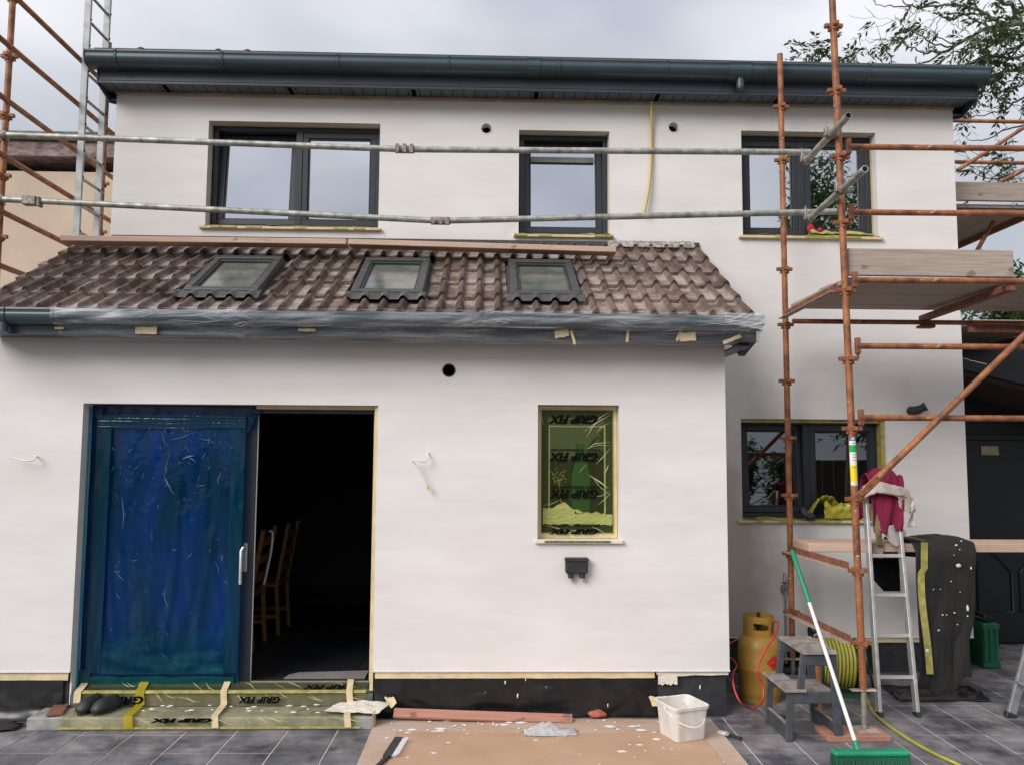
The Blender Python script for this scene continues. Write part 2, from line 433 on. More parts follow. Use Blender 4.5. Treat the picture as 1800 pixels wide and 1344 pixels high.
def mat_film(name, c_clear, c_body, body, rough=0.14, wr=(18, 18, 4), strength=0.5, c_body2=None, streak=None, fade=False):
    """thin plastic film: lets tinted light through and shines on its creases"""
    m, n, l, bs = new_mat(name)
    no = noise_node(n, l, 1.0, 4, 0.55, wr)
    if c_body2:
        l.new(ramp(n, l, noise_node(n, l, 1.0, 3, 0.5, (5, 5, 1.1)).outputs['Fac'], 0.40, c_body, 0.66, c_body2).outputs['Color'], bs.inputs['Base Color'])
    else:
        bs.inputs['Base Color'].default_value = (*c_body, 1)
    bs.inputs['Roughness'].default_value = rough
    b = n.new('ShaderNodeBump'); b.inputs['Strength'].default_value = strength; b.inputs['Distance'].default_value = 0.02
    l.new(no.outputs['Fac'], b.inputs['Height']); l.new(b.outputs['Normal'], bs.inputs['Normal'])
    t = n.new('ShaderNodeBsdfTransparent')
    t.inputs['Color'].default_value = (*c_clear, 1)
    mx = n.new('ShaderNodeMixShader'); mx.inputs['Fac'].default_value = body
    if streak:
        st = noise_node(n, l, 1.0, 5, 0.6, streak)
        l.new(ramp(n, l, st.outputs['Fac'], 0.40, (body * 0.5,) * 3, 0.68, (min(1, body * 3.2),) * 3).outputs['Color'], mx.inputs['Fac'])
    l.new(t.outputs['BSDF'], mx.inputs[1]); l.new(bs.outputs['BSDF'], mx.inputs[2])
    if fade:          # the painted sheen fades out towards its upper edge
        tg = n.new('ShaderNodeTexCoord'); sz = n.new('ShaderNodeSeparateXYZ')
        l.new(tg.outputs['Generated'], sz.inputs['Vector'])
        t2 = n.new('ShaderNodeBsdfTransparent'); m2 = n.new('ShaderNodeMixShader')
        l.new(ramp(n, l, sz.outputs['Z'], 0.15, (0, 0, 0), 0.95, (1, 1, 1)).outputs['Color'], m2.inputs['Fac'])
        l.new(mx.outputs['Shader'], m2.inputs[1]); l.new(t2.outputs['BSDF'], m2.inputs[2])
        mx = m2
    l.new(mx.outputs['Shader'], n['Material Output'].inputs['Surface'])
    return m
M['film_blue'] = mat_film('blue_protective_film', (0.04, 0.42, 0.90), (0.0006, 0.036, 0.090), 0.5, 0.06, (8, 8, 5), 0.5, (0.001, 0.045, 0.24))
M['film_green'] = mat_film('yellow_green_protective_film', (0.82, 0.86, 0.52), (0.10, 0.125, 0.045), 0.24, 0.16, (14, 14, 9), 0.3)
M['film_yellow'] = mat_film('yellow_protective_film', (0.97, 0.96, 0.82), (0.48, 0.45, 0.20), 0.10, 0.16, (7, 11, 11), 0.6)
M['film_clear'] = mat_film('clear_polythene', (0.95, 0.96, 0.97), (0.58, 0.61, 0.65), 0.17, 0.13, (1.6, 11, 11), 0.9, streak=(2.2, 24, 24))

# ------------------------------------------------------------------ mesh helpers
ORIG = {}

class MB:
    def __init__(self):
        self.v, self.f = [], []
    def add(self, vs, fs):
        o = len(self.v)
        self.v += [Vector(p) for p in vs]
        self.f += [tuple(i + o for i in q) for q in fs]
        return self
    def box(self, a, b):
        (x0, y0, z0), (x1, y1, z1) = a, b
        x0, x1 = sorted((x0, x1)); y0, y1 = sorted((y0, y1)); z0, z1 = sorted((z0, z1))
        return self.add([(x0, y0, z0), (x1, y0, z0), (x1, y1, z0), (x0, y1, z0), (x0, y0, z1), (x1, y0, z1), (x1, y1, z1), (x0, y1, z1)],
                        [(0, 3, 2, 1), (4, 5, 6, 7), (0, 1, 5, 4), (1, 2, 6, 5), (2, 3, 7, 6), (3, 0, 4, 7)])
    def bar(self, p, q, w, h, up=(0, 0, 1)):
        """a rectangular bar from p to q, w across and h along 'up'"""
        p, q = Vector(p), Vector(q)
        d = (q - p).normalized()
        u = Vector(up); s = d.cross(u)
        if s.length < 1e-5:
            s = d.cross(Vector((0, 1, 0)))
        s.normalize(); u = s.cross(d)
        c = [(-1, -1), (1, -1), (1, 1), (-1, 1)]
        vs = [e + s * (a * w / 2) + u * (b * h / 2) for e in (p, q) for a, b in c]
        return self.add(vs, [(0, 3, 2, 1), (4, 5, 6, 7), (0, 1, 5, 4), (1, 2, 6, 5), (2, 3, 7, 6), (3, 0, 4, 7)])
    def tube(self, pts, r, n=12, cap=True, r2=None, close=False):
        pts = [Vector(p) for p in pts]
        k = len(pts)
        vs = []; prev = None
        for i, p in enumerate(pts):
            if close:
                d = pts[(i + 1) % k] - pts[i - 1]
            else:
                d = pts[min(i + 1, k - 1)] - pts[max(i - 1, 0)]
            if d.length < 1e-9: d = Vector((0, 0, 1))
            d.normalize()
            if prev is None:
                u = d.cross(Vector((0.13, 0.31, 0.94)))
                if u.length < 0.05: u = d.cross(Vector((1, 0, 0)))
            else:
                u = prev - d * prev.dot(d)
            u.normalize(); prev = u
            w = d.cross(u)
            rr = r if r2 is None else r + (r2 - r) * i / max(1, k - 1)
            if isinstance(r, (list, tuple)): rr = r[i]
            for j in range(n):
                a = 2 * math.pi * j / n
                vs.append(p + u * (math.cos(a) * rr) + w * (math.sin(a) * rr))
        fs = []
        for i in range(k if close else k - 1):
            i2 = (i + 1) % k
            for j in range(n):
                j2 = (j + 1) % n
                fs.append((i * n + j, i * n + j2, i2 * n + j2, i2 * n + j))
        if cap and not close:
            fs.append(tuple(reversed(range(n))))
            fs.append(tuple((k - 1) * n + j for j in range(n)))
        return self.add(vs, fs)
    def pipe(self, p, q, ro, ri, n=16):
        """an open-ended tube with wall thickness"""
        p, q = Vector(p), Vector(q)
        d = (q - p).normalized()
        u = d.cross(Vector((0.13, 0.31, 0.94))).normalized(); w = d.cross(u)
        vs = []
        for e, rr in ((p, ro), (q, ro), (q, ri), (p, ri)):
            vs += [e + u * (math.cos(2 * math.pi * j / n) * rr) + w * (math.sin(2 * math.pi * j / n) * rr) for j in range(n)]
        fs = []
        for a in range(4):
            b = (a + 1) % 4
            for j in range(n):
                j2 = (j + 1) % n
                fs.append((a * n + j, a * n + j2, b * n + j2, b * n + j))
        return self.add(vs, fs)
    def lathe(self, prof, c, n=28, axis='Z'):
        c = Vector(c); vs = []
        for r, h in prof:
            for j in range(n):
                a = 2 * math.pi * j / n
                if axis == 'Z': p = (r * math.cos(a), r * math.sin(a), h)
                elif axis == 'X': p = (h, r * math.cos(a), r * math.sin(a))
                else: p = (r * math.cos(a), h, r * math.sin(a))
                vs.append(c + Vector(p))
        fs = [(i * n + j, i * n + (j + 1) % n, (i + 1) * n + (j + 1) % n, (i + 1) * n + j) for i in range(len(prof) - 1) for j in range(n)]
        if prof[0][0] > 1e-6: fs.append(tuple(reversed(range(n))))
        if prof[-1][0] > 1e-6: fs.append(tuple((len(prof) - 1) * n + j for j in range(n)))
        return self.add(vs, fs)
    def prism(self, poly, h0, h1, plane='XZ'):
        """a polygon pushed from h0 to h1 along the axis left out of 'plane'"""
        k = len(poly)
        def mk(a, b, h):
            return {'XZ': (a, h, b), 'XY': (a, b, h), 'YZ': (h, a, b)}[plane]
        vs = [mk(a, b, h0) for a, b in poly] + [mk(a, b, h1) for a, b in poly]
        fs = [tuple(range(k)), tuple(reversed(range(k, 2 * k)))] + [(i, k + i, k + (i + 1) % k, (i + 1) % k) for i in range(k)]
        return self.add(vs, fs)
    def grid(self, fn, nu, nv):
        vs = [fn(i / nu, j / nv) for j in range(nv + 1) for i in range(nu + 1)]
        w = nu + 1
        return self.add(vs, [(j * w + i, j * w + i + 1, (j + 1) * w + i + 1, (j + 1) * w + i) for j in range(nv) for i in range(nu)])
    def rot(self, mat, c=(0, 0, 0)):
        c = Vector(c)
        self.v = [c + (mat @ (p - c)) for p in self.v]
        return self
    def mesh(self, name, origin, m, smooth=None, bevel=0.0):
        me = bpy.data.meshes.new(name)
        o = Vector(origin)
        bm = bmesh.new()
        bv = [bm.verts.new(p - o) for p in self.v]
        for q in self.f:
            if len(set(q)) < 3: continue
            try: bm.faces.new([bv[i] for i in q])
            except ValueError: pass
        bmesh.ops.recalc_face_normals(bm, faces=bm.faces[:])
        if bevel:
            es = [e for e in bm.edges if len(e.link_faces) == 2 and e.calc_face_angle(0) > 0.6]
            bmesh.ops.bevel(bm, geom=es, offset=bevel, segments=1, affect='EDGES', clamp_overlap=True)
        if smooth is not None:
            for q in bm.faces: q.smooth = True
            for e in bm.edges:
                if len(e.link_faces) == 2 and e.calc_face_angle(0) > R(smooth): e.smooth = False
        bm.to_mesh(me); bm.free()
        me.materials.append(M[m] if isinstance(m, str) else m)
        return me
    def build(self, name, m, parent=None, origin=None, smooth=None, bevel=0.0, thick=0.0, subsurf=0):
        if origin is None:
            lo = [min(p[i] for p in self.v) for i in range(3)]; hi = [max(p[i] for p in self.v) for i in range(3)]
            origin = ((lo[0] + hi[0]) / 2, (lo[1] + hi[1]) / 2, lo[2])
        o = link(name, self.mesh(name, origin, m, smooth, bevel), origin, parent)
        if thick:
            s = o.modifiers.new('thickness', 'SOLIDIFY'); s.thickness = thick; s.offset = 0
        if subsurf:
            s = o.modifiers.new('subdivision', 'SUBSURF'); s.levels = subsurf; s.render_levels = subsurf
        return o

def link(name, data, origin, parent=None):
    o = bpy.data.objects.new(name, data)
    col.objects.link(o)
    ORIG[o] = Vector(origin)
    if parent is not None:
        o.parent = parent
        o.location = Vector(origin) - ORIG[parent]
    else:
        o.location = origin
    return o

def tag(o, label=None, cat=None, group=None, kind=None):
    for k, v in (('label', label), ('category', cat), ('group', group), ('kind', kind)):
        if v: o[k] = v
    return o

def thing(name, loc, label, cat, group=None):
    o = link(name, None, loc)
    o.empty_display_size = 0.1
    return tag(o, label, cat, group)

def part(name, loc, parent):
    o = link(name, None, loc, parent)
    o.empty_display_size = 0.05
    return o

def nz(x, y=0.0, z=0.0):
    return noise.noise(Vector((x, y, z)))

def wall_panel(mb, x0, x1, z0, z1, y, holes, depth, rounds=()):
    """front sheet at y with rectangular openings (with reveals going back) and round holes"""
    rects = [h for h in holes] + [(cx - r * 1.6, cx + r * 1.6, cz - r * 1.6, cz + r * 1.6) for cx, cz, r in rounds]
    xs = sorted({x0, x1, *[v for h in rects for v in h[:2]]}); zs = sorted({z0, z1, *[v for h in rects for v in h[2:4]]})
    for i in range(len(xs) - 1):
        for j in range(len(zs) - 1):
            cx, cz = (xs[i] + xs[i + 1]) / 2, (zs[j] + zs[j + 1]) / 2
            if any(h[0] < cx < h[1] and h[2] < cz < h[3] for h in rects): continue
            mb.add([(xs[i], y, zs[j]), (xs[i + 1], y, zs[j]), (xs[i + 1], y, zs[j + 1]), (xs[i], y, zs[j + 1])], [(0, 1, 2, 3)])
    for h in holes:
        a, b, c, d = h[:4]; y2 = y + (h[4] if len(h) > 4 else depth)
        mb.add([(a, y, c), (a, y2, c), (a, y2, d), (a, y, d)], [(0, 1, 2, 3)])
        mb.add([(b, y, c), (b, y2, c), (b, y2, d), (b, y, d)], [(0, 1, 2, 3)])
        mb.add([(a, y, d), (b, y, d), (b, y2, d), (a, y2, d)], [(0, 1, 2, 3)])
        if c > z0:
            mb.add([(a, y, c), (b, y, c), (b, y2, c), (a, y2, c)], [(0, 1, 2, 3)])
    for cx, cz, r in rounds:
        k = 32; s = r * 1.6; vs = []; fs = []
        for j in range(k):
            a = 2 * math.pi * j / k + math.pi / 4
            ca, sa = math.cos(a), math.sin(a); q = s / max(abs(ca), abs(sa))
            vs += [(cx + ca * r, y, cz + sa * r), (cx + ca * q, y, cz + sa * q), (cx + ca * r, y + 0.3, cz + sa * r)]
        for j in range(k):
            a, b = 3 * j, 3 * ((j + 1) % k)
            fs += [(a, a + 1, b + 1, b), (a, b, b + 2, a + 2)]
        mb.add(vs, fs)

# ================================================================== the setting
EY, WY = 6.1, 7.3                     # front of the extension, front of the main house

g = MB().grid(lambda u, v: (-200 + 400 * u, -200 + 400 * v, -0.12 - (2.0 if v > 0.56 else 0.0) * 0), 8, 8)
tag(g.build('ground', 'grass', origin=(0, 0, -0.12)), kind='structure')

pav = MB().box((-7.5, -3.0, -0.11), (9.0, 10.9, -0.004)).build('paving', 'grout', origin=(0, 5, 0))
tag(pav, kind='structure')
TW, TD, ROT = 0.3405, 0.335, Matrix.Rotation(R(-0.7), 3, 'Z')
def tile_slab(dx=0.0):
    b = MB().box((-TW / 2 + 0.0055, -TD / 2 + 0.0055, -0.02), (TW / 2 - 0.0055, TD / 2 - 0.0055, 0.0))
    return b.mesh('paving_tile', (0, 0, 0), 'slate', bevel=0.0015)
slab = tile_slab()
far_slabs = MB()
for j in range(-26, 17):
    for i in range(-27, 20):
        c = ROT @ Vector((1.983 + TW * (i + 0.5), 5.42 + TD * (j + 0.5), 0))
        if c.y > 10.7 or c.y < -2.8 or not -7.2 < c.x < 8.8: continue
        if c.y > EY + 0.25 and -3.5 < c.x < 1.55: continue
        if c.y > WY + 0.25 and c.x < 4.05 and c.x > -3.3: continue
        if 4.45 < c.y < 8.3 and -3.75 < c.x < 5.3 and (c.y < 6.9 or c.x > 1.6):
            o = link('paving_tile', slab, (c.x, c.y, rnd.uniform(-0.001, 0.001)), pav)
            o.rotation_euler = (rnd.uniform(-0.003, 0.003), rnd.uniform(-0.003, 0.003), R(-0.7))
        else:
            q = MB().box((-TW / 2 + 0.0055, -TD / 2 + 0.0055, -0.02), (TW / 2 - 0.0055, TD / 2 - 0.0055, -0.001)).rot(ROT)
            far_slabs.add([p + c for p in q.v], q.f)
tag(far_slabs.build('paving_tile', 'slate', pav, origin=(0, 0, 0)), kind='stuff')

# ================================================================== the house
house = thing('house', (0, EY, 0), 'pale rendered two storey house with a tiled lean-to extension', 'house')
HX0, HX1 = -3.37, 4.29
W1 = (-2.54, -1.0, 3.89, 4.865)
W2 = (0.262, 1.09, 3.852, 4.83)
W3 = (2.305, 3.556, 3.87, 4.86)
W4 = (2.256, 3.568, 1.32, 2.215)
EW = (0.37, 0.975, 1.268, 2.256)
DO = (-2.95, -0.81, 0.17, 2.24)
VENTS = [(-0.036, 4.838, 0.055), (1.681, 4.88, 0.055)]
EVENT = (-0.292, 2.503, 0.05)

mb = MB()
wall_panel(mb, HX0, HX1, 0.31, 5.15, WY, [(*W1, 0.13), (*W2, 0.13), (*W3, 0.13), (*W4, 0.13), (-3.2, 1.6, 0.31, 2.46, 0.2)], 0.13, VENTS)
for x in (HX0, HX1):
    mb.add([(x, WY, 0.31), (x, 11.2, 0.31), (x, 11.2, 5.15), (x, WY, 5.15)], [(0, 1, 2, 3)])
mb.add([(HX0, 11.2, 0), (HX1, 11.2, 0), (HX1, 11.2, 5.15), (HX0, 11.2, 5.15)], [(0, 1, 2, 3)])
mb.build('main_wall', 'plaster_damp', house, origin=(0, WY, 0))

mb = MB()
EX0, EX1 = -3.57, 1.772
wall_panel(mb, EX0, EX1, 0.335, 2.72, EY, [(*EW, 0.11), (DO[0], DO[1], 0.335, DO[3], 0.15)], 0.15, [EVENT])
for x in (EX0, EX1):
    mb.add([(x, EY, 0.335), (x, WY, 0.335), (x, WY, 3.62), (x, EY, 2.74)], [(0, 1, 2, 3)])
# render wraps down the door jambs below the bottom bead
mb.box((DO[0] - 0.012, EY + 0.03, 0.09), (DO[0] + 0.0, EY + 0.15, 0.335))
mb.build('extension_wall', 'plaster', house)
# the bell-cast bottom edge of the render
mb = MB()
mb.box((EX0, EY - 0.006, 0.327), (DO[0], EY + 0.03, 0.3345)).box((DO[1], EY - 0.006, 0.327), (EX1 + 0.003, EY + 0.03, 0.3345))
mb.box((1.8, WY - 0.006, 0.302), (HX1, WY + 0.03, 0.3095))
mb.build('render_stop_bead', 'white', house)

M['plinth'] = simple('bitumen_plinth', (0.035, 0.036, 0.040), 0.7, scale=14, c2=(0.016, 0.017, 0.02))
for a, b in (((EX0 + 0.03, EY + 0.03, -0.05), (DO[0] - 0.02, EY + 0.15, 0.325)), ((DO[1] + 0.01, EY + 0.03, -0.05), (EX1 - 0.02, EY + 0.15, 0.325)),
             ((EX1 - 0.14, EY + 0.16, -0.05), (EX1 - 0.022, WY, 0.325)), ((EX1, WY + 0.03, -0.05), (HX1 - 0.02, WY + 0.15, 0.30)),
             ((HX1 - 0.14, WY + 0.16, -0.05), (HX1 - 0.02, 11.0, 0.30))):
    MB().box(a, b).build('plinth', 'plinth', house)

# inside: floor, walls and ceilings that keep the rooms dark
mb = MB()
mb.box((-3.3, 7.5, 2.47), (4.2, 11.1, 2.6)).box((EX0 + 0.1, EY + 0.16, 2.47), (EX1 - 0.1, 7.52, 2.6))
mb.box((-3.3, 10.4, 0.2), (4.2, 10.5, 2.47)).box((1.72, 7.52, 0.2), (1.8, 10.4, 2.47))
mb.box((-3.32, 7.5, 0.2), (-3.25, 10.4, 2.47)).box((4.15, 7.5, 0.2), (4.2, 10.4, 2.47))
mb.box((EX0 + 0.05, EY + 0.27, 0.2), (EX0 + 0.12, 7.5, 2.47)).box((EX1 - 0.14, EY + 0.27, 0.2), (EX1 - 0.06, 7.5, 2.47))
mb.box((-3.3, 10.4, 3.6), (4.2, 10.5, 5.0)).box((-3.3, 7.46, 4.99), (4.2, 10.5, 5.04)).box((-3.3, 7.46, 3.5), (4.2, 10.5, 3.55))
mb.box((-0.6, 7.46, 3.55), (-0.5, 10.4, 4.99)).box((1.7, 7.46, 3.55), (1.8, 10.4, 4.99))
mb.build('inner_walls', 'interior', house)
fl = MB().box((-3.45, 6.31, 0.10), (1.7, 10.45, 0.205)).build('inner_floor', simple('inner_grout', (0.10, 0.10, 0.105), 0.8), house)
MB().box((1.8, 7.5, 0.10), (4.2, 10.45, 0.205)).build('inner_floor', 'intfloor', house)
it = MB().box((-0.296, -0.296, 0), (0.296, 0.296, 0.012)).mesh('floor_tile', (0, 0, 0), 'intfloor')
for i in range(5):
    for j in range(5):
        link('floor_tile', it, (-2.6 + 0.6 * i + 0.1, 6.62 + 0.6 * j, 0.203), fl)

# ------------------------------------------------------------------ windows
def rect_ring(mb, x0, x1, z0, z1, w, y0, y1, wb=None):
    wb = wb or w
    mb.box((x0, y0, z0), (x1, y1, z0 + wb)).box((x0, y0, z1 - w), (x1, y1, z1))
    mb.box((x0, y0 + 0.001, z0 + wb), (x0 + w, y1 - 0.001, z1 - w)).box((x1 - w, y0 + 0.001, z0 + wb), (x1, y1 - 0.001, z1 - w))
    return mb

def sash(par, x0, x1, z0, z1, y, tilt=0.0, glass='glass', spacer=True):
    m = Matrix.Rotation(R(-tilt), 3, 'X'); c = (0, y + 0.06, z0)
    s = rect_ring(MB(), x0, x1, z0, z1, 0.052, y + 0.0, y + 0.062)
    rect_ring(s, x0 + 0.0525, x1 - 0.0525, z0 + 0.0525, z1 - 0.0525, 0.012, y + 0.012, y + 0.05)
    s.rot(m, c).build('sash', 'frame', par, bevel=0.003)
    MB().box((x0 + 0.054, y + 0.028, z0 + 0.054), (x1 - 0.054, y + 0.030, z1 - 0.054)).rot(m, c).build('pane', glass, par)
    if spacer:
        rect_ring(MB(), x0 + 0.066, x1 - 0.066, z0 + 0.066, z1 - 0.066, 0.014, y + 0.033, y + 0.045).rot(m, c).build('spacer_bar', 'white', par)

def sill(par, x0, x1, z, y, mat='tape', scrap='ytape', seed=0):
    MB().box((x0 - 0.045, y - 0.035, z - 0.022), (x1 + 0.03, y + 0.13, z + 0.002)).build('sill', mat, par, bevel=0.003)
    n = 70
    def fn(u, v):
        x = x0 + (x1 - x0) * u
        h = max(0, nz(x * 7 + seed, v * 2, 3.1)) * 0.05
        return (x, y + (-0.034 + 0.155 * v), z + 0.006 + h * (0.4 + v))
    MB().grid(fn, n, 5).build('tape_scraps', scrap, par, thick=0.002)
    sc_ = MB()
    for k in range(6):
        a = x0 - 0.04 + (x1 - x0 + 0.05) * rnd.random(); b = min(x1 + 0.025, a + rnd.uniform(0.06, 0.2))
        sc_.box((a, y - 0.0385 - 0.0008 * k, z - 0.020 + rnd.uniform(0, 0.006)), (b, y - 0.0352, z + 0.004))
    sc_.build('tape_strip', 'ytape', par)

def window(op, y, lights, tape=True, seed=0):
    x0, x1, z0, z1 = op
    w = part('window', ((x0 + x1) / 2, y, z0), house)
    fy = y + 0.115
    f = rect_ring(MB(), x0 + 0.012, x1 - 0.004, z0 + 0.004, z1 - 0.004, 0.042, fy, fy + 0.085, 0.05)
    for a, b, t, gl in lights[:-1]:
        f.box((b - 0.03, fy + 0.0015, z0 + 0.054), (b + 0.03, fy + 0.083, z1 - 0.046))
    f.build('frame', 'frame', w, bevel=0.003)
    for k, (a, b, t, gl) in enumerate(lights):
        xa = a + (0.054 if k == 0 else 0.030); xb = b - (0.046 if k == len(lights) - 1 else 0.030)
        sash(w, xa, xb, z0 + 0.055, z1 - 0.047, fy + (0.02 if t else 0.008), t, gl)
    if tape:
        tp = MB()
        tp.box((x0 + 0.0015, fy - 0.024, z0 + 0.003), (x0 + 0.004, fy - 0.002, z1 - 0.01))
        tp.box((x1 - 0.004, fy - 0.034, z0 + 0.003), (x1 - 0.0015, fy - 0.002, z1 - 0.01))
        tp.box((x0 + 0.006, fy - 0.018, z1 - 0.004), (x1 - 0.006, fy - 0.002, z1 - 0.0015))
        tp.build('masking_tape', 'tape', w)
    sill(w, x0, x1, z0, y, seed=seed)
    return w

wn1 = window(W1, WY, [(W1[0], -1.75, 5.5, 'glass'), (-1.75, W1[1], 0, 'glass')], seed=1)
tag(wn1, 'two light window over the left skylights, left sash tilted open')
wn2 = window(W2, WY, [(W2[0], W2[1], 4.5, 'glass')], seed=5)
MB().box((W2[0] + 0.12, WY + 0.19, 4.60), (W2[1] - 0.12, WY + 0.23, 4.65)).build('roller_blind', simple('grey_green_blind', (0.16, 0.18, 0.16), 0.8), wn2)
wn3 = window(W3, WY, [(W3[0], 2.90, 0, 'glass'), (2.90, W3[1], 0, 'glass')], seed=9)
wn4 = window(W4, WY, [(W4[0], 2.885, 4.0, 'glass_dark'), (2.885, W4[1], 0, 'glass_dark')], seed=13)
# the wide strips of yellow tape round the ground floor window
MB().box((W4[1] - 0.035, WY + 0.03, W4[2] + 0.01), (W4[1] - 0.002, WY + 0.112, W4[3] - 0.01)).build('masking_tape', 'ytape', wn4)
MB().box((W4[0] + 0.01, WY + 0.04, W4[3] - 0.03), (W4[1] - 0.04, WY + 0.112, W4[3] - 0.002)).build('masking_tape', 'ytape', wn4)

# the masked window of the extension
wx = part('window', ((EW[0] + EW[1]) / 2, EY, EW[2]), house)
tag(wx, 'extension window masked with yellow-green film and tape')
fy = EY + 0.09
rect_ring(MB(), EW[0] + 0.003, EW[1] - 0.003, EW[2] + 0.003, EW[3] - 0.003, 0.032, fy, fy + 0.07, 0.04).build('frame', 'tape', wx, bevel=0.003)
rect_ring(MB(), EW[0] + 0.036, EW[1] - 0.036, EW[2] + 0.044, EW[3] - 0.036, 0.05, fy + 0.012, fy + 0.065).build('sash', 'frame', wx, bevel=0.003)
MB().box((EW[0] + 0.087, fy + 0.04, EW[2] + 0.095), (EW[1] - 0.087, fy + 0.043, EW[3] - 0.087)).build('pane', 'glass_dark', wx)
rect_ring(MB(), EW[0] + 0.088, EW[1] - 0.088, EW[2] + 0.17, EW[3] - 0.15, 0.010, fy + 0.018, fy + 0.03).build('spacer_bar', 's_white', wx)
MB().box((EW[0] + 0.09, fy + 0.05, EW[2] + 0.1), (EW[1] - 0.09, fy + 0.06, EW[3] - 0.1)).build('backing', simple('green_tinted_blind', (0.30, 0.36, 0.13), 0.8, var=0.25, scale=3), wx)
MB().box((EW[0] - 0.02, EY - 0.03, EW[2] - 0.024), (EW[1] + 0.022, EY + 0.09, EW[2] + 0.002)).build('sill', 'white_tape', wx, bevel=0.003)
MB().box((EW[0] + 0.05, EY - 0.0325, EW[2] - 0.018), (EW[1] - 0.07, EY - 0.0305, EW[2] - 0.002)).build('film_strip', simple('dark_film_strip', (0.05, 0.06, 0.02), 0.3, scale=60, c2=(0.30, 0.30, 0.12)), wx)

# ------------------------------------------------------------------ sliding door
dr = part('sliding_door', (-1.88, 6.25, 0.17), house)
fy = EY + 0.155
mb = MB().box((DO[0] + 0.002, fy, 0.175), (DO[1] - 0.002, fy + 0.14, 0.215)).box((DO[0] + 0.002, fy, 2.185), (DO[1] - 0.002, fy + 0.14, 2.238))
mb.box((DO[0] + 0.002, fy + 0.001, 0.215), (DO[0] + 0.06, fy + 0.139, 2.185)).box((DO[1] - 0.035, fy + 0.001, 0.215), (DO[1] - 0.002, fy + 0.139, 2.185))
mb.build('frame', 'frame', dr, bevel=0.003)
rect_ring(MB(), -2.885, -1.735, 0.222, 2.18, 0.105, fy + 0.02, fy + 0.075, 0.13).build('leaf', 'frame', dr, bevel=0.004)
MB().box((-2.78, fy + 0.044, 0.352), (-1.84, fy + 0.047, 2.075)).build('pane', 'glass_dark', dr)
MB().box((-1.7345, fy + 0.03, 0.222), (-1.7265, fy + 0.04, 2.18)).build('edge_seal', 'alu', dr)
MB().box((-1.72, fy - 0.004, 0.2152), (DO[1] - 0.04, fy + 0.012, 0.222)).build('track', 'alu', dr)
hd = MB().box((-1.808, fy + 0.004, 1.01), (-1.778, fy + 0.02, 1.22)).build('handle_plate', 'alu', dr, bevel=0.004)
MB().tube([(-1.793, fy - 0.004, 1.19), (-1.793, fy - 0.05, 1.19), (-1.803, fy - 0.056, 1.17), (-1.803, fy - 0.056, 0.93)], 0.012, 10).build('handle_grip', 'alu', dr, smooth=40)
tp = MB().box((DO[1] - 0.026, EY + 0.03, 0.19), (DO[1] - 0.0015, EY + 0.152, 2.236)).box((-1.72, EY + 0.08, 2.214), (DO[1] - 0.03, EY + 0.152, 2.2385))
tp.box((DO[1] - 0.04, EY + 0.10, 0.24), (DO[1] - 0.027, EY + 0.152, 2.2))
tp.build('masking_tape', 'tape', dr)
MB().box((-2.955, EY + 0.03, 0.085), (DO[1] - 0.001, EY + 0.2, 0.168)).build('threshold_riser', simple('threshold_concrete', (0.12, 0.12, 0.11), 0.8), dr)

# ------------------------------------------------------------------ eaves of the main roof
FX_0, FX_1 = HX0 - 0.07, HX1 + 0.10
mb = MB().box((FX_0, 7.09, 5.105), (FX_1, 7.11, 5.36))
mb.box((FX_0, 7.083, 5.105), (FX_1, 7.0895, 5.122)).box((FX_0, 7.085, 5.130), (FX_1, 7.0895, 5.138))
mb.build('fascia', 'fascia', house)
sof = MB().box((FX_0, 7.111, 5.128), (FX_1, 7.34, 5.145)).build('soffit', 'fascia', house)
sb = MB().box((-0.0475, -0.10, 0), (0.0475, 0.10, 0.012)).mesh('soffit_board', (0, 0, 0), 'soffit', bevel=0.003)
sv = MB().box((-0.022, -0.10, 0), (0.022, 0.10, 0.012)).mesh('soffit_vent', (0, 0, 0), 'ink', bevel=0.003)
k = 0; x = FX_0 + 0.05
while x < FX_1 - 0.05:
    link('soffit_board', sb, (x, 7.212, 5.112 + rnd.uniform(-0.001, 0.001)), sof)
    if k in (5, 16, 27, 38, 49, 60): link('soffit_vent', sv, (x, 7.212, 5.1095), sof)
    x += 0.1; k += 1
MB().box((HX0, 7.272, 5.085), (HX1, 7.2985, 5.1105)).build('soffit_trim', simple('primer_smeared_trim', (0.50, 0.41, 0.34), 0.8, scale=8, c2=(0.34, 0.27, 0.22), stretch=(0.4, 1, 1)), house)
for x0, x1 in ((FX_0 - 0.012, FX_0 - 0.001), (FX_1 + 0.001, FX_1 + 0.012)):
    MB().prism([(7.08, 5.10), (7.34, 5.03), (11.3, 6.3), (11.3, 6.55), (7.08, 5.37)], x0, x1, 'YZ').build('barge_board', 'fascia', house)
for x0, x1 in ((FX_0, HX0 - 0.001), (HX1 + 0.001, FX_1)):
    MB().prism([(7.30, 5.045), (11.2, 6.29), (11.2, 6.30), (7.30, 5.06)], x0, x1, 'YZ').build('verge_soffit', 'fascia', house)
mb = MB()
mb.prism([(7.02, 5.355), (9.4, 6.10), (11.6, 5.3), (11.6, 5.35), (9.4, 6.18), (7.02, 5.39)], FX_0 - 0.02, FX_1 + 0.02, 'YZ')
mrf = mb.build('main_roof', simple('main_roof_covering', (0.09, 0.075, 0.07), 0.9, scale=10), house)
for px in (-3.05, -2.38, -2.13):
    MB().lathe([(0.0, 0.0), (0.03, 0.0), (0.034, 0.03), (0.0, 0.05)], (px, 7.02, 5.355), 10).build('tile_end', 'tile', mrf)

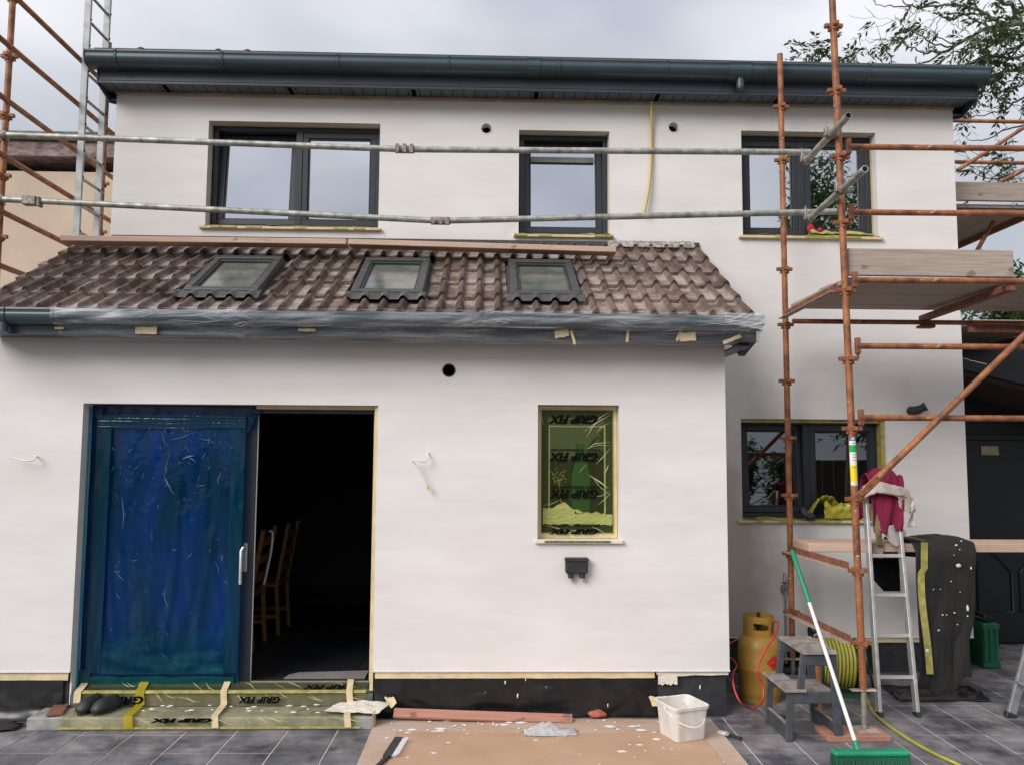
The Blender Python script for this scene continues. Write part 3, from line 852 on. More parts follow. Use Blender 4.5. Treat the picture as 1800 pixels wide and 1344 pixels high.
def gutter_profile(y, z, s=1.0):
    o = [(0.075, 0.125), (0.075, 0.118), (-0.058, 0.125), (-0.071, 0.122), (-0.074, 0.108), (-0.068, 0.096), (-0.066, 0.084), (-0.072, 0.070), (-0.070, 0.050), (-0.056, 0.026), (-0.034, 0.010), (0.0, 0.002), (0.04, 0.0), (0.075, 0.004)]
    return [(y + a * s, z + b * s) for a, b in o[2:]] + [(y + 0.075 * s, z + 0.12 * s), (y + 0.07 * s, z + 0.12 * s), (y + 0.068 * s, z + 0.01 * s), (y - 0.03 * s, z + 0.018 * s), (y - 0.060 * s, z + 0.06 * s), (y - 0.060 * s, z + 0.115 * s)]

GY, GZ = 7.012, 5.215
gut = MB().prism(gutter_profile(GY, GZ, 1.03), FX_0 - 0.06, FX_1 + 0.04, 'YZ').build('gutter', 'gutter', house, smooth=35)
for x in (FX_0 - 0.065, FX_1 + 0.0402):
    MB().prism([(GY + 0.075, GZ - 0.002), (GY + 0.075, GZ + 0.13), (GY - 0.078, GZ + 0.13), (GY - 0.082, GZ + 0.07), (GY - 0.052, GZ + 0.008), (GY, GZ - 0.004)], x, x + 0.004, 'YZ').build('gutter_stop_end', simple('green_smeared_cap', (0.05, 0.16, 0.12), 0.5) if x < 0 else 'gutter', gut)
def gutter_strap(par, x, y, z, w=0.016, s=1.03):
    pr = [(a, b) for a, b in gutter_profile(y, z, s)[:12]]
    n = len(pr); vs = []; fs = []
    for i, (a, b) in enumerate(pr):
        dx, dz = a - y, b - (z + 0.07); L = math.hypot(dx, dz)
        a2, b2 = a + dx / L * 0.008, b + dz / L * 0.008
        vs += [(x - w, a, b), (x - w, a2, b2), (x + w, a2, b2), (x + w, a, b)]
    for i in range(n - 1):
        for c in range(4):
            fs.append((4 * i + c, 4 * i + (c + 1) % 4, 4 * i + 4 + (c + 1) % 4, 4 * i + 4 + c))
    MB().add(vs, fs).build('gutter_bracket', 'gutter', par)
for x in (-3.24, -2.33, -1.33, -0.37, 0.60, 1.55, 2.44, 3.35, 4.20):
    gutter_strap(gut, x, GY, GZ, 0.010)
gutter_strap(gut, 0.38, GY, GZ, 0.055)
gutter_strap(gut, 2.20, GY, GZ, 0.10)
MB().tube([(2.215, GY, GZ + 0.002), (2.215, GY, GZ - 0.08)], 0.036, 16).tube([(2.215, GY, GZ - 0.04), (2.215, GY, GZ - 0.09)], 0.031, 16).build('gutter_outlet', 'gutter', gut, smooth=40)

# vent sleeves in the round holes
for (x, z, r), y in [(v, WY) for v in VENTS] + [(EVENT, EY)]:
    v = MB().pipe((x, y - 0.004, z), (x, y + 0.29, z), r - 0.001, r - 0.009, 28).build('vent_sleeve', 'white' if y == WY else 'brown_soffit', house, smooth=40)
    MB().lathe([(0.0, 0.0), (r - 0.0095, 0.0)], (x, y + 0.10, z), 24, 'Y').build('vent_dark_disc', 'ink', v)  # black disc stands for the shade deep in the vent hole

# ------------------------------------------------------------------ lean-to roof
PITCH = R(29.86)
TP = math.tan(PITCH)
def rp(x, s, h=0.0):
    """a point on the lean-to: x along the eave, s up the slope, h off the surface"""
    return Vector((x, 5.75 + s * math.cos(PITCH) - h * math.sin(PITCH), 2.845 + s * math.sin(PITCH) + h * math.cos(PITCH)))
RX0, RX1 = -3.62, 1.89
deck = MB()
deck.add([rp(RX0 + 0.02, 0.05, -0.03), rp(RX1 - 0.02, 0.05, -0.03), rp(RX1 - 0.02, 1.75, -0.03), rp(RX0 + 0.02, 1.75, -0.03),
          rp(RX0 + 0.02, 0.05, -0.06), rp(RX1 - 0.02, 0.05, -0.06), rp(RX1 - 0.02, 1.75, -0.06), rp(RX0 + 0.02, 1.75, -0.06)],
         [(0, 1, 2, 3), (4, 7, 6, 5), (0, 4, 5, 1), (1, 5, 6, 2), (2, 6, 7, 3), (3, 7, 4, 0)])
xroof = deck.build('extension_roof', 'felt', house)
TLW, GAUGE = (RX1 - RX0) / 20, 0.34
def tprof(u):
    """height of a double roman tile across its width"""
    t = (u * 2.0) % 1.0
    if t > 0.54:
        q = (t - 0.54) / 0.46
        return 0.043 * math.sin(math.pi * min(1, max(0, q))) ** 0.75
    return 0.0
def tile_mesh(u0, u1, length=0.40):
    us = [u0]
    for c in range(2):
        us += [c * 0.5 + 0.5 * t for t in (0.02, 0.52, 0.55, 0.61, 0.69, 0.77, 0.85, 0.93, 0.99)]
    us = sorted(u for u in {*us, u1} if u0 <= u <= u1)
    top, bot, bk = [], [], []
    for u in us:
        h = tprof(min(u, 0.99999))
        x = (u - 0.5) * TLW
        top.append((x, 0, h)); bot.append((x, 0.003, h - 0.028)); bk.append((x, length, h - 0.006))
    n = len(us)
    vs = top + bot + bk
    fs = [(i, i + 1, 2 * n + i + 1, 2 * n + i) for i in range(n - 1)] + [(n + i, n + i + 1, i + 1, i) for i in range(n - 1)]
    fs += [(0, 2 * n, n), (n - 1, 2 * n - 1, 3 * n - 1)]
    m = MB().add(vs, fs).mesh('roof_tile', (0, 0, 0), 'tile')
    return m
TILES = {}
SKY = [(-2.235, -1.69), (-1.015, -0.485), (0.16, 0.68)]
for c in range(6):
    for i in range(20):
        x0 = RX0 + i * TLW; u0, u1 = 0.0, 1.0
        s = c * GAUGE
        if 1 <= c <= 3:
            for a, b in SKY:
                a2, b2 = a - 0.028, b + 0.028
                l0, l1 = (a2 - x0) / TLW, (b2 - x0) / TLW
                if l0 < 1 and l1 > 0:
                    if l0 <= 0 and l1 >= 1: u0 = u1 = 0
                    elif l0 > 0: u1 = min(u1, l0)
                    else: u0 = max(u0, l1)
        if u1 - u0 < 0.12: continue
        key = (round(u0, 2), round(u1, 2), c == 5)
        if key not in TILES: TILES[key] = tile_mesh(key[0], key[1], 0.40 if c < 5 else 0.06)
        p = rp(x0 + TLW / 2, s + rnd.uniform(-0.006, 0.006), 0.030)
        o = link('roof_tile', TILES[key], p, xroof)
        o.rotation_euler = (PITCH - 0.062 + rnd.uniform(-0.014, 0.012), rnd.uniform(-0.012, 0.012), rnd.uniform(-0.014, 0.014))
# mortar and flashing where the tiles meet the wall, verge undercloak
mb = MB()
mb.grid(lambda u, v: rp(1.06 + 0.78 * u, 1.70 + 0.07 * v, 0.045 + 0.035 * v + 0.012 * nz(u * 40, v * 6)), 60, 4)
mb.build('mortar_fillet', simple('white_mortar', (0.52, 0.48, 0.45), 0.95, scale=30, c2=(0.18, 0.15, 0.13)), xroof, thick=0.01)
MB().box((HX0 + 0.02, WY - 0.03, 3.745), (1.90, WY - 0.002, 3.768)).box((HX0 + 0.02, WY - 0.018, 3.77), (1.90, WY - 0.003, 3.80)).build('wall_flashing', 'lead', xroof)
mb = MB()
for x0, x1 in ((RX0 - 0.012, RX0 + 0.004), (RX1 - 0.02, RX1 - 0.004)):
    a, b, c_, d_ = rp(x0, -0.02, 0.0), rp(x0, 1.72, 0.0), rp(x0, 1.72, -0.09), rp(x0, -0.02, -0.09)
    mb.prism([(p.y, p.z) for p in (a, b, c_, d_)], x0, x1, 'YZ')
mb.build('verge', 'fascia', xroof)

# skylights
for k, (x0, x1) in enumerate(SKY):
    s0, s1 = 0.33, 1.16
    sk = part('skylight', rp((x0 + x1) / 2, s0), house)
    def sbox(mb, xa, xb, sa, sb_, ha, hb):
        c8 = [rp(x, s, h) for h in (ha, hb) for x, s in ((xa, sa), (xb, sa), (xb, sb_), (xa, sb_))]
        return mb.add(c8, [(0, 3, 2, 1), (4, 5, 6, 7), (0, 1, 5, 4), (1, 2, 6, 5), (2, 3, 7, 6), (3, 0, 4, 7)])
    b = MB()
    sbox(b, x0, x1, s0, s0 + 0.05, -0.02, 0.074); sbox(b, x0, x1, s1 - 0.07, s1, -0.02, 0.084)
    sbox(b, x0, x0 + 0.058, s0 + 0.051, s1 - 0.071, -0.02, 0.078); sbox(b, x1 - 0.058, x1, s0 + 0.051, s1 - 0.071, -0.02, 0.078)
    b.build('frame', 'lead', sk, bevel=0.006)
    b = MB()
    sbox(b, x0 + 0.059, x1 - 0.059, s0 + 0.051, s0 + 0.077, 0.02, 0.068); sbox(b, x0 + 0.059, x1 - 0.059, s1 - 0.095, s1 - 0.071, 0.02, 0.068)
    sbox(b, x0 + 0.059, x0 + 0.074, s0 + 0.078, s1 - 0.096, 0.02, 0.068); sbox(b, x1 - 0.074, x1 - 0.059, s0 + 0.078, s1 - 0.096, 0.02, 0.068)
    b.build('sash', simple('grey_sash', (0.042, 0.042, 0.042), 0.45), sk, bevel=0.004)
    sbox(MB(), x0 + 0.0745, x1 - 0.0745, s0 + 0.0785, s1 - 0.0965, 0.03, 0.046).build('pane', 'skyglass', sk)
    for a, c2, e0, e1 in ((x0 - 0.022, x0 - 0.0055, x0 - 0.006, x0 - 0.001), (x1 + 0.0055, x1 + 0.022, x1 + 0.001, x1 + 0.006)):
        b = MB()
        sbox(b, a, c2, s0 - 0.03, s1 + 0.02, -0.02, 0.012); sbox(b, e0, e1, s0, s1, 0.0, 0.062)
        b.build('side_flashing', 'lead', sk)
    def apron(u, v):
        x = x0 - 0.03 + (x1 - x0 + 0.06) * u
        uu = ((x - RX0) / TLW) % 1.0
        h = tprof(uu) * (0.75 * (1 - v) ** 0.6)
        return rp(x, 0.21 + 0.13 * v, 0.050 + h + 0.018 * (1 - v) * 0 + 0.012 * v)
    MB().grid(apron, 60, 6).build('apron_flashing', 'lead', sk, smooth=60, thick=0.004)

# eave of the lean-to
MB().box((RX0 + 0.01, 5.845, 2.705), (1.925, 5.868, 2.87)).box((RX0 + 0.01, 5.839, 2.705), (1.925, 5.8445, 2.722)).build('fascia', 'fascia', house)
esof = MB().box((RX0 + 0.01, 5.869, 2.715), (1.925, EY + 0.02, 2.735)).build('soffit', 'fascia', house)
MB().prism([(5.84, 2.70), (6.12, 2.63), (6.5, 2.84), (6.5, 3.24), (5.84, 2.87)], 1.885, 1.93, 'YZ').box((EX1 + 0.002, 5.87, 2.66), (1.884, 6.45, 2.675)).build('verge_box_end', 'fascia', house, bevel=0.003)
xg = MB().prism(gutter_profile(5.782, 2.777, 0.78), -3.8, 1.945, 'YZ').build('gutter', 'gutter', house, smooth=35)
MB().prism([(5.84, 2.776), (5.84, 2.877), (5.723, 2.877), (5.72, 2.83), (5.742, 2.783), (5.78, 2.774)], 1.9455, 1.9505, 'YZ').build('gutter_stop_end', 'gutter', xg)
for x in (-3.36, -2.98): gutter_strap(xg, x, 5.782, 2.777, 0.02, 0.78)
gutter_strap(xg, -3.17, 5.782, 2.777, 0.16, 0.78)
MB().tube([(-3.37, 5.78, 2.779), (-3.37, 5.78, 2.71)], 0.030, 16).build('gutter_outlet', 'gutter', xg, smooth=40)

# ================================================================== neighbours
nb = thing('neighbouring_house', (-8, 9.6, 0), 'beige rendered flat roofed house behind the left scaffold', 'house')
MB().box((-13, 9.6, 0), (-3.85, 14, 5.15)).build('wall', 'beige', nb)
NZ = 5.294
MB().box((-13.1, 9.5, NZ), (-3.8, 14.1, NZ + 0.19)).build('parapet', 'beige_trim', nb, bevel=0.01)
MB().box((-13.15, 9.44, NZ + 0.19), (-3.75, 14.2, NZ + 0.29)).build('roof_edge', 'felt', nb, bevel=0.02)

po = thing('porch', (5.3, 7.9, 0), 'dark porch with panelled front door right of the house', 'porch')
MB().box((HX1 + 0.003, 8.42, 0), (7.2, 8.6, 3.0)).build('wall', 'dark_door', po)
MB().box((4.32, 8.36, 2.06), (7.2, 8.418, 2.12)).box((4.32, 8.36, 0.0), (4.40, 8.418, 2.06)).build('door_frame', 'dark_door', po, bevel=0.004)
pdoor = MB().box((4.42, 8.37, 0.03), (5.95, 8.415, 2.05)).build('door', 'dark_door', po)
MB().box((5.068, 8.355, 1.907), (5.252, 8.368, 2.0)).build('name_plate', 'brass', pdoor, bevel=0.002)
for x0, x1, fl_ in ((4.98, 5.33, 1), (5.42, 5.80, -1)):
    pts = []
    for k in range(9):
        t = k / 8
        h = 0.30 + 0.62 - 0.26 * (1 - math.cos(math.pi / 2 * (t if fl_ > 0 else 1 - t)))
        pts.append((x0 + (x1 - x0) * t, 8.366, h + 0.06))
    fr = MB().tube(pts, 0.014, 6).tube([(x0, 8.366, pts[0][2]), (x0, 8.366, 0.33), (x1, 8.366, 0.33), (x1, 8.366, pts[-1][2])], 0.014, 6)
    fr.build('panel_moulding', simple('door_moulding', (0.010, 0.012, 0.018), 0.35), pdoor, smooth=60)
MB().prism([(4.30, 2.745), (7.2, 2.06), (7.2, 2.12), (4.30, 2.80)], 7.45, 8.7, 'XZ').build('roof', 'felt', po)
MB().prism([(4.30, 2.66), (7.2, 1.985), (7.2, 2.055), (4.30, 2.74)], 7.47, 8.41, 'XZ').build('ceiling', 'brown_soffit', po)
MB().prism([(4.305, 2.70), (7.2, 2.02), (7.2, 2.115), (4.305, 2.795)], 7.42, 7.448, 'XZ').build('bargeboard', 'dark_door', po)
MB().grid(lambda u, v: (4.30 + 0.30 * u, 7.44 + 0.1 * v, 2.81 - 0.075 * u + 0.015 * nz(u * 9, v * 5)), 14, 4).build('torn_flashing', 'white_tape', po, thick=0.004)

# ================================================================== scaffolding
def pressing(mb, x, y, z):
    """the V-pressings a standard carries every half metre"""
    for dx, dy in ((1, 0), (-1, 0), (0, 1), (0, -1)):
        a = Vector((x + dx * 0.02, y + dy * 0.02, z)); b = Vector((x + dx * 0.066, y + dy * 0.066, z))
        mb.bar(a, b, 0.032, 0.028)
        mb.bar(Vector((x + dx * 0.022, y + dy * 0.022, z - 0.026)), Vector((x + dx * 0.036, y + dy * 0.036, z - 0.02)), 0.020, 0.03)
    mb.tube([(x, y, z - 0.03), (x, y, z + 0.012)], 0.028, 12)

def standard(par, base, top, zs, r=0.0242):
    base, top = Vector(base), Vector(top)
    s = MB().tube([base, top], r, 16).build('standard', 'scaffold', par, smooth=40)
    for z in zs:
        t = (z - base.z) / (top.z - base.z)
        p = base.lerp(top, t)
        q = MB(); pressing(q, p.x, p.y, z)
        q.build('pressing', 'scaffold', s, smooth=35, bevel=0.002)
    return s

def ledger(par, p, q, name='ledger', r=0.0212, ends=(1, 1), mat='scaffold'):
    p, q = Vector(p), Vector(q)
    d = (q - p).normalized()
    l_ = MB().tube([p, p.lerp(q, 0.33), p.lerp(q, 0.66), q], r, 14).build(name, mat, par, smooth=40)
    for e, s, on in ((p, 1, ends[0]), (q, -1, ends[1])):
        if on:
            c = e + d * s * 0.004
            MB().box((c.x - 0.017, c.y - 0.017, c.z - 0.055), (c.x + 0.017, c.y + 0.017, c.z + 0.058)).bar(c + Vector((0, 0, -0.09)), c + Vector((0, 0, 0.05)), 0.012, 0.02, (1, 0, 0)).build('wedge', 'rust', l_, bevel=0.004)
    return l_

rs = thing('scaffold', (2.56, 5.7, 0), 'rusty orange scaffold with a plank platform at the right of the house', 'scaffold')
ZA = [0.62 + 0.4875 * k for k in range(11)]
stA = standard(rs, (2.571, 5.7, 0.30), (2.480, 5.7, 5.75), ZA[:-1])
BY = 6.86
stB = standard(rs, (2.515, BY, 0.22), (2.520, BY, 5.375), [0.607 + 0.477 * k for k in range(10)])
for y in (5.7, BY):
    standard(rs, (4.97, y, 0.05), (4.97, y, 5.6), ZA)
    MB().box((4.87, y - 0.1, 0.0), (5.07, y + 0.1, 0.05)).build('base_plate', 'rust', rs)
for z0, z1 in ((4.087, 4.10), (3.61, 3.62), (3.123, 3.13), (2.655, 2.659), (2.158, 2.159)):
    t = (z0 - 0.3) / 5.45
    ledger(rs, (2.571 - 0.091 * t + 0.046, 5.655, z0), (4.92, 5.655, z1 + 0.005))
ledger(rs, (2.58, BY, 3.022), (4.92, BY, 3.027), ends=(0, 1))
# transoms: angle irons between the two standards
def angle_iron(par, p, q, name='transom', w=0.05):
    p, q = Vector(p), Vector(q)
    a = MB().bar(p + Vector((-0.022, 0, 0)), q + Vector((-0.022, 0, 0)), 0.006, w).build(name, 'rust', par, bevel=0.001)
    MB().bar(p + Vector((-0.05, 0, -w / 2)), q + Vector((-0.05, 0, -w / 2)), 0.055, 0.006).build('dusty_flange', 'pale_dust', a, bevel=0.001)
    return a
for z in (1.10, 0.60):
    angle_iron(rs, (2.545, 5.765, z + 0.03), (2.505, BY - 0.065, z + 0.028))
angle_iron(rs, (2.52, 5.765, 3.095), (2.51, BY - 0.065, 3.065), w=0.065)
MB().bar((3.70, 5.66, 3.087), (3.72, BY + 0.05, 3.062), 0.06, 0.05).box((3.66, BY - 0.04, 2.975), (3.79, BY + 0.04, 2.999)).build('transom', 'rust', rs, bevel=0.004)
bp, bq = Vector((2.551, 5.6, 1.632)), Vector((3.734, 5.6, 2.733))
bq2 = bp + (bq - bp) * 1.9
br = MB().tube([bp + (bq - bp) * 0.10, bq, bq2], 0.0225, 16).build('brace', 'scaffold', rs, smooth=40)
MB().bar(bp - (bq - bp) * 0.02, bp + (bq - bp) * 0.13, 0.012, 0.052).tube([bp + Vector((0.0, -0.02, 0.0)), bp + Vector((0.0, 0.06, 0.0))], 0.012, 8).build('flattened_end', 'scaffold', br, bevel=0.004)
# screw jacks and plates
for (x, y, zt), s in (((2.571, 5.7, 0.335), stA), ((2.515, BY, 0.26), stB)):
    j = MB().tube([(x, y, 0.055), (x, y, zt)], 0.017, 12)
    for k in range(14): j.tube([(x, y, 0.09 + k * 0.016), (x, y, 0.097 + k * 0.016)], 0.0195, 12)
    jk = j.build('screw_jack', simple('zinc_jack', (0.34, 0.32, 0.27), 0.6, 0.4, scale=20), rs, smooth=40)
    MB().box((x - 0.075, y - 0.075, 0.042), (x + 0.075, y + 0.075, 0.05)).build('base_plate', 'pale_dust', jk)
    MB().bar((x - 0.085, y, zt - 0.03), (x + 0.085, y, zt - 0.03), 0.045, 0.012).build('jack_nut', 'pale_dust', jk, bevel=0.003)
# inspection sticker on the front standard
def sticker(z0, z1, mat, name, par, y=-1):
    t0, t1 = (z0 - 0.3) / 5.45, (z1 - 0.3) / 5.45
    vs, fs = [], []
    for z, t in ((z0, t0), (z1, t1)):
        for k in range(9):
            a = R(-165 + 150 * k / 8)
            vs.append((2.571 - 0.091 * t + 0.0252 * math.cos(a), 5.7 + 0.0252 * math.sin(a), z))
    for k in range(8): fs.append((k, k + 1, 10 + k, 9 + k))
    return MB().add(vs, fs).build(name, mat, par, smooth=60)
tg = [(768, 774, 's_blue'), (774, 781.5, 's_white'), (781.5, 794, 's_green'), (794, 814, 's_white'), (814, 817, 's_white'), (817, 846.5, 's_yellow'), (846.5, 852.5, 's_white')]
TZ = {768: 2.021, 852.5: 1.689}
fz = lambda p: TZ[768] + (TZ[852.5] - TZ[768]) * (p - 768) / 84.5
for a, b, c in tg: sticker(fz(b) + 0.0004, fz(a), c, 'sticker_band', stA)
for p, c in ((770, 's_white'), (778, 'ink'), (798.5, 'ink'), (803, 'ink'), (808, 'ink'), (821, 'ink'), (849.5, 'ink')):
    t = (fz(p) - 0.3) / 5.45; h = 0.006 if p == 770 else 0.002
    mb = MB()
    for k in range(6 if p != 770 else 2):
        a0 = -120 + 11 * k if p != 770 else -118 + 22 * k; a1 = a0 + (8 if p != 770 else 18)
        vs = [(2.571 - 0.091 * t + 0.0256 * math.cos(R(a)), 5.7 + 0.0256 * math.sin(R(a)), fz(p) + s * h) for s in (-1, 1) for a in (a0, (a0 + a1) / 2, a1)]
        mb.add(vs, [(0, 1, 4, 3), (1, 2, 5, 4)])
    mb.build('sticker_print', c, stA)

# the run of scaffold along the right gable
gs = thing('scaffold', (5.4, 9.0, 0), 'rusty scaffold seen behind the right corner of the house', 'scaffold')
standard(gs, (6.3, 9.0, 0.0), (6.3, 9.0, 6.6), [0.62 + 0.4875 * k for k in range(12)])
standard(gs, (6.3, 11.0, 0.0), (6.3, 11.0, 6.6), [0.62 + 0.4875 * k for k in range(12)])
for z in (5.71, 5.225, 3.215):
    ledger(gs, (4.6, 9.0, z), (6.28, 9.0, z), ends=(0, 1))
for a, b in (((5.201, 8.8, 5.054), (6.08, 8.8, 5.625)), ((5.254, 8.2, 4.7), (5.736, 8.2, 4.956)), ((5.102, 8.6, 2.86), (5.823, 8.6, 3.069)), ((4.898, 8.0, 3.949), (5.074, 8.0, 4.243))):
    MB().tube([a, b], 0.0215, 12).build('brace', 'scaffold', gs, smooth=40)
MB().bar((5.33, 7.66, 4.27), (5.33, 11.0, 4.27), 0.045, 0.06).bar((4.42, 7.74, 4.26), (5.9, 7.74, 4.26), 0.045, 0.05).bar((4.42, 10.9, 4.26), (5.9, 10.9, 4.26), 0.045, 0.05).build('deck_bearer', 'rust', gs)
MB().bar((5.33, 7.3, 3.06), (5.33, 11.0, 3.06), 0.04, 0.05).bar((4.42, 7.4, 3.05), (5.9, 7.4, 3.05), 0.04, 0.05).build('deck_bearer', 'rust', gs)

def plank(name, a, b, label, cat='plank', mat='board', bev=0.004, group=None):
    return tag(MB().box(a, b).build(name, mat, bevel=bev), label, cat, group)

ORD = ['frontmost', 'second', 'third', 'fourth', 'rearmost']
for k in range(5):
    y = 5.765 + k * 0.219
    plank('scaffold_board', (2.545 + rnd.uniform(-0.01, 0.02), y, 3.128 + (0.002 if k % 2 else 0)), (4.9, y + 0.212, 3.166), ORD[k] + (' deck plank counted from the front on the right platform' if 0 < k < 4 else ' deck plank of the right scaffold platform'), 'plank', group='deck planks of the front platform')
plank('toe_board', (2.565, 5.72, 3.172), (3.765, 5.758, 3.368), 'weathered toe board on edge at the front of the right platform', 'plank')
for k in range(4):
    x = 4.42 + k * 0.225
    plank('scaffold_board', (x, 7.72, 4.296), (x + 0.218, 11.0, 4.334), ['plank nearest the wall', 'second plank from the wall', 'third plank from the wall', 'plank farthest from the wall'][k] + ' in the upper deck beside the right gable', 'plank', group='planks of the upper gable deck')
plank('toe_board', (4.36, 7.66, 4.352), (6.1, 7.70, 4.535), 'weathered toe board across the upper gable deck', 'plank')
for k in range(4):
    x = 4.42 + k * 0.225
    plank('scaffold_board', (x, 7.3, 3.09), (x + 0.218, 11.0, 3.128), ['plank nearest the wall', 'second plank from the wall', 'third plank from the wall', 'plank farthest from the wall'][k] + ' in the lower deck beside the right gable', 'plank', group='planks of the lower gable deck')

# left scaffold
ls = thing('scaffold', (-3.85, 6.47, 0), 'rusty orange scaffold at the left end of the house', 'scaffold')
standard(ls, (-3.845, 6.47, 0.0), (-3.85, 6.47, 6.3), [0.62 + 0.49 * k for k in range(11)])
standard(ls, (-3.86, 8.14, 0.0), (-3.86, 8.14, 6.0), [0.62 + 0.49 * k for k in range(11)])
standard(ls, (-3.86, 9.2, 0.0), (-3.86, 9.2, 6.0), [0.62 + 0.49 * k for k in range(11)])
for z in (5.53, 5.10, 4.657, 4.205, 3.76, 3.333):
    ledger(ls, (-3.835, 5.2, z), (-3.845, 9.15, z + 0.005), ends=(0, 0), r=0.0225)

# galvanised guard rails
def rail(pts, label, jx):
    pts = [Vector(p) for p in pts]
    root = thing('guard_rail', pts[0], label, 'tube', 'guard rails across the facade')
    for a, b in ((pts[0], pts[1]), (pts[1], pts[2])):
        MB().pipe(a, b, 0.0242, 0.020, 16).build('tube', 'galv', root, smooth=40)
    c = pts[1]
    s = MB().tube([c + Vector((-0.075, 0, 0)), c + Vector((0.075, 0, 0))], 0.031, 12)
    for x in (-0.055, 0.0, 0.055):
        s.box((c.x + x - 0.014, c.y - 0.042, c.z - 0.038), (c.x + x + 0.014, c.y - 0.02, c.z - 0.012 + (0.045 if jx else 0)))
    s.build('sleeve_coupler', 'clamp', root, bevel=0.003)
    e = pts[0] + Vector((0.03, 0, 0))
    MB().tube([e + Vector((-0.03, 0, 0)), e + Vector((0.03, 0, 0))], 0.032, 12).tube([(-3.848, 6.47, e.z - 0.03), (-3.848, 6.47, e.z + 0.03)], 0.032, 12).build('clamp', 'clamp', root, smooth=30)
    return root
rail([(-3.86, 6.412, 4.362), (-0.672, 6.34, 4.27), (2.523, 6.26, 4.271)], 'upper galvanised guard rail across the first floor windows', 1)
rl = rail([(-3.86, 6.412, 3.845), (-0.384, 6.34, 3.70), (2.719, 6.26, 3.797)], 'lower galvanised guard rail below the first floor windows', 0)
e = Vector((-3.57, 6.4, 3.827))
MB().box((e.x - 0.06, e.y - 0.04, e.z - 0.034), (e.x + 0.045, e.y + 0.03, e.z + 0.034)).box((e.x + 0.05, e.y - 0.034, e.z - 0.045), (e.x + 0.075, e.y + 0.03, e.z + 0.03)).build('rusty_clamp', 'clamp', rl, bevel=0.006)

def stub(p, q, lab):
    p, q = Vector(p), Vector(q)
    root = thing('guard_rail_stub', q, lab, 'tube', 'short tubes clamped to the rail ends')
    MB().pipe(q, p, 0.0242, 0.0195, 20).build('tube', 'galv', root, smooth=40)
    d = (p - q).normalized()
    for t, r in ((0.04, 0.033), (0.62, 0.031)):
        c = q.lerp(p, t)
        cl = MB().tube([c - d * 0.028, c + d * 0.028], r, 12)
        cl.box((c.x - 0.045, c.y - 0.02, c.z - 0.012), (c.x - 0.02, c.y + 0.02, c.z + 0.05)).tube([(c.x - 0.035, c.y, c.z + 0.03), (c.x - 0.035, c.y, c.z + 0.095)], 0.008, 8)
        if t > 0.5: cl.box((c.x, c.y - 0.025, c.z - 0.02), (c.x + 0.05, c.y + 0.025, c.z + 0.02))
        cl.build('clamp', 'clamp', root, bevel=0.003)
stub((2.447, 5.392, 4.207), (2.447, 6.175, 4.161), 'short galvanised tube clamped above, at the end of the upper rail')
stub((2.45, 5.181, 3.758), (2.45, 6.144, 3.692), 'short galvanised tube clamped below, at the end of the lower rail')

# ================================================================== on the roof
def rot_board(a, b, w, h, label):
    return tag(MB().bar(a, b, w, h).build('timber_plank', 'timber', bevel=0.004), label, 'plank', 'timber planks along the roof top')
rot_board((-3.52, 6.82, 3.628), (-1.19, 6.84, 3.635), 0.15, 0.046, 'left of two new timber planks lying along the roof top')
rot_board((-1.17, 6.84, 3.635), (1.055, 6.76, 3.578), 0.15, 0.046, 'right of two new timber planks lying along the roof top')

# ================================================================== ladders
def ladder(name, label, foot_a, foot_b, top_a, top_b, n0, step, mat, w=(0.028, 0.066), rung='tube', feet=True, thick_dir=None):
    fa, fb, ta, tb = map(Vector, (foot_a, foot_b, top_a, top_b))
    root = thing(name, (fa + fb) / 2, label, 'ladder')
    side = (fb - fa).normalized()
    for a, b in ((fa, ta), (fb, tb)):
        up = (b - a).normalized().cross(side)
        st = MB().bar(a, b, w[0], w[1], up).build('stile', mat, root, bevel=0.004)
        if feet: MB().bar(a - (b - a).normalized() * 0.012, a + (b - a).normalized() * 0.03, w[0] + 0.006, w[1] + 0.006, up).build('rubber_foot', 'clog', st)
        if name == 'extension_ladder':
            h = MB(); L = (b - a).length; k = n0
            while k < L:
                c = a + (b - a).normalized() * k
                h.lathe([(0.0, 0), (0.011, 0), (0.011, -0.003), (0.0, -0.003)], c - up * (w[1] / 2), 10, 'Y'); k += step
            h.build('rung_socket', 'ink', st)
    L = (ta - fa).length; k = n0
    while k < L - 0.05:
        p, q = fa.lerp(ta, k / L), fb.lerp(tb, k / L)
        if rung == 'tube': MB().tube([p, q], 0.014, 10).build('rung', mat, root, smooth=40)
        else: MB().bar(p, q, 0.032, 0.028, (ta - fa)).build('rung', mat, root, bevel=0.003)
        k += step
    return root
ladder('extension_ladder', 'tall aluminium ladder standing in the left scaffold', (-3.756, 7.47, 0), (-3.75, 7.83, 0), (-3.748, 7.47, 6.9), (-3.742, 7.83, 6.9), 0.13, 0.25, 'alu_dull', (0.026, 0.062), feet=False)
ladder('ladder', 'aluminium ladder propped against the trestle plank, cloths on top', (2.877, 6.126, 0.0), (3.154, 6.123, 0.0), (2.99, 6.50, 1.66), (3.235, 6.50, 1.66), 0.27, 0.295, 'alu', (0.026, 0.062), 'bar')
sl = thing('step_ladder', (4.3, 6.0, 0), 'grey step ladder cut off by the right edge of the picture', 'ladder')
a0 = Vector((3.827, 6.09, 0.0)); a1 = a0 + Vector((0.52, -0.06, 1.75))
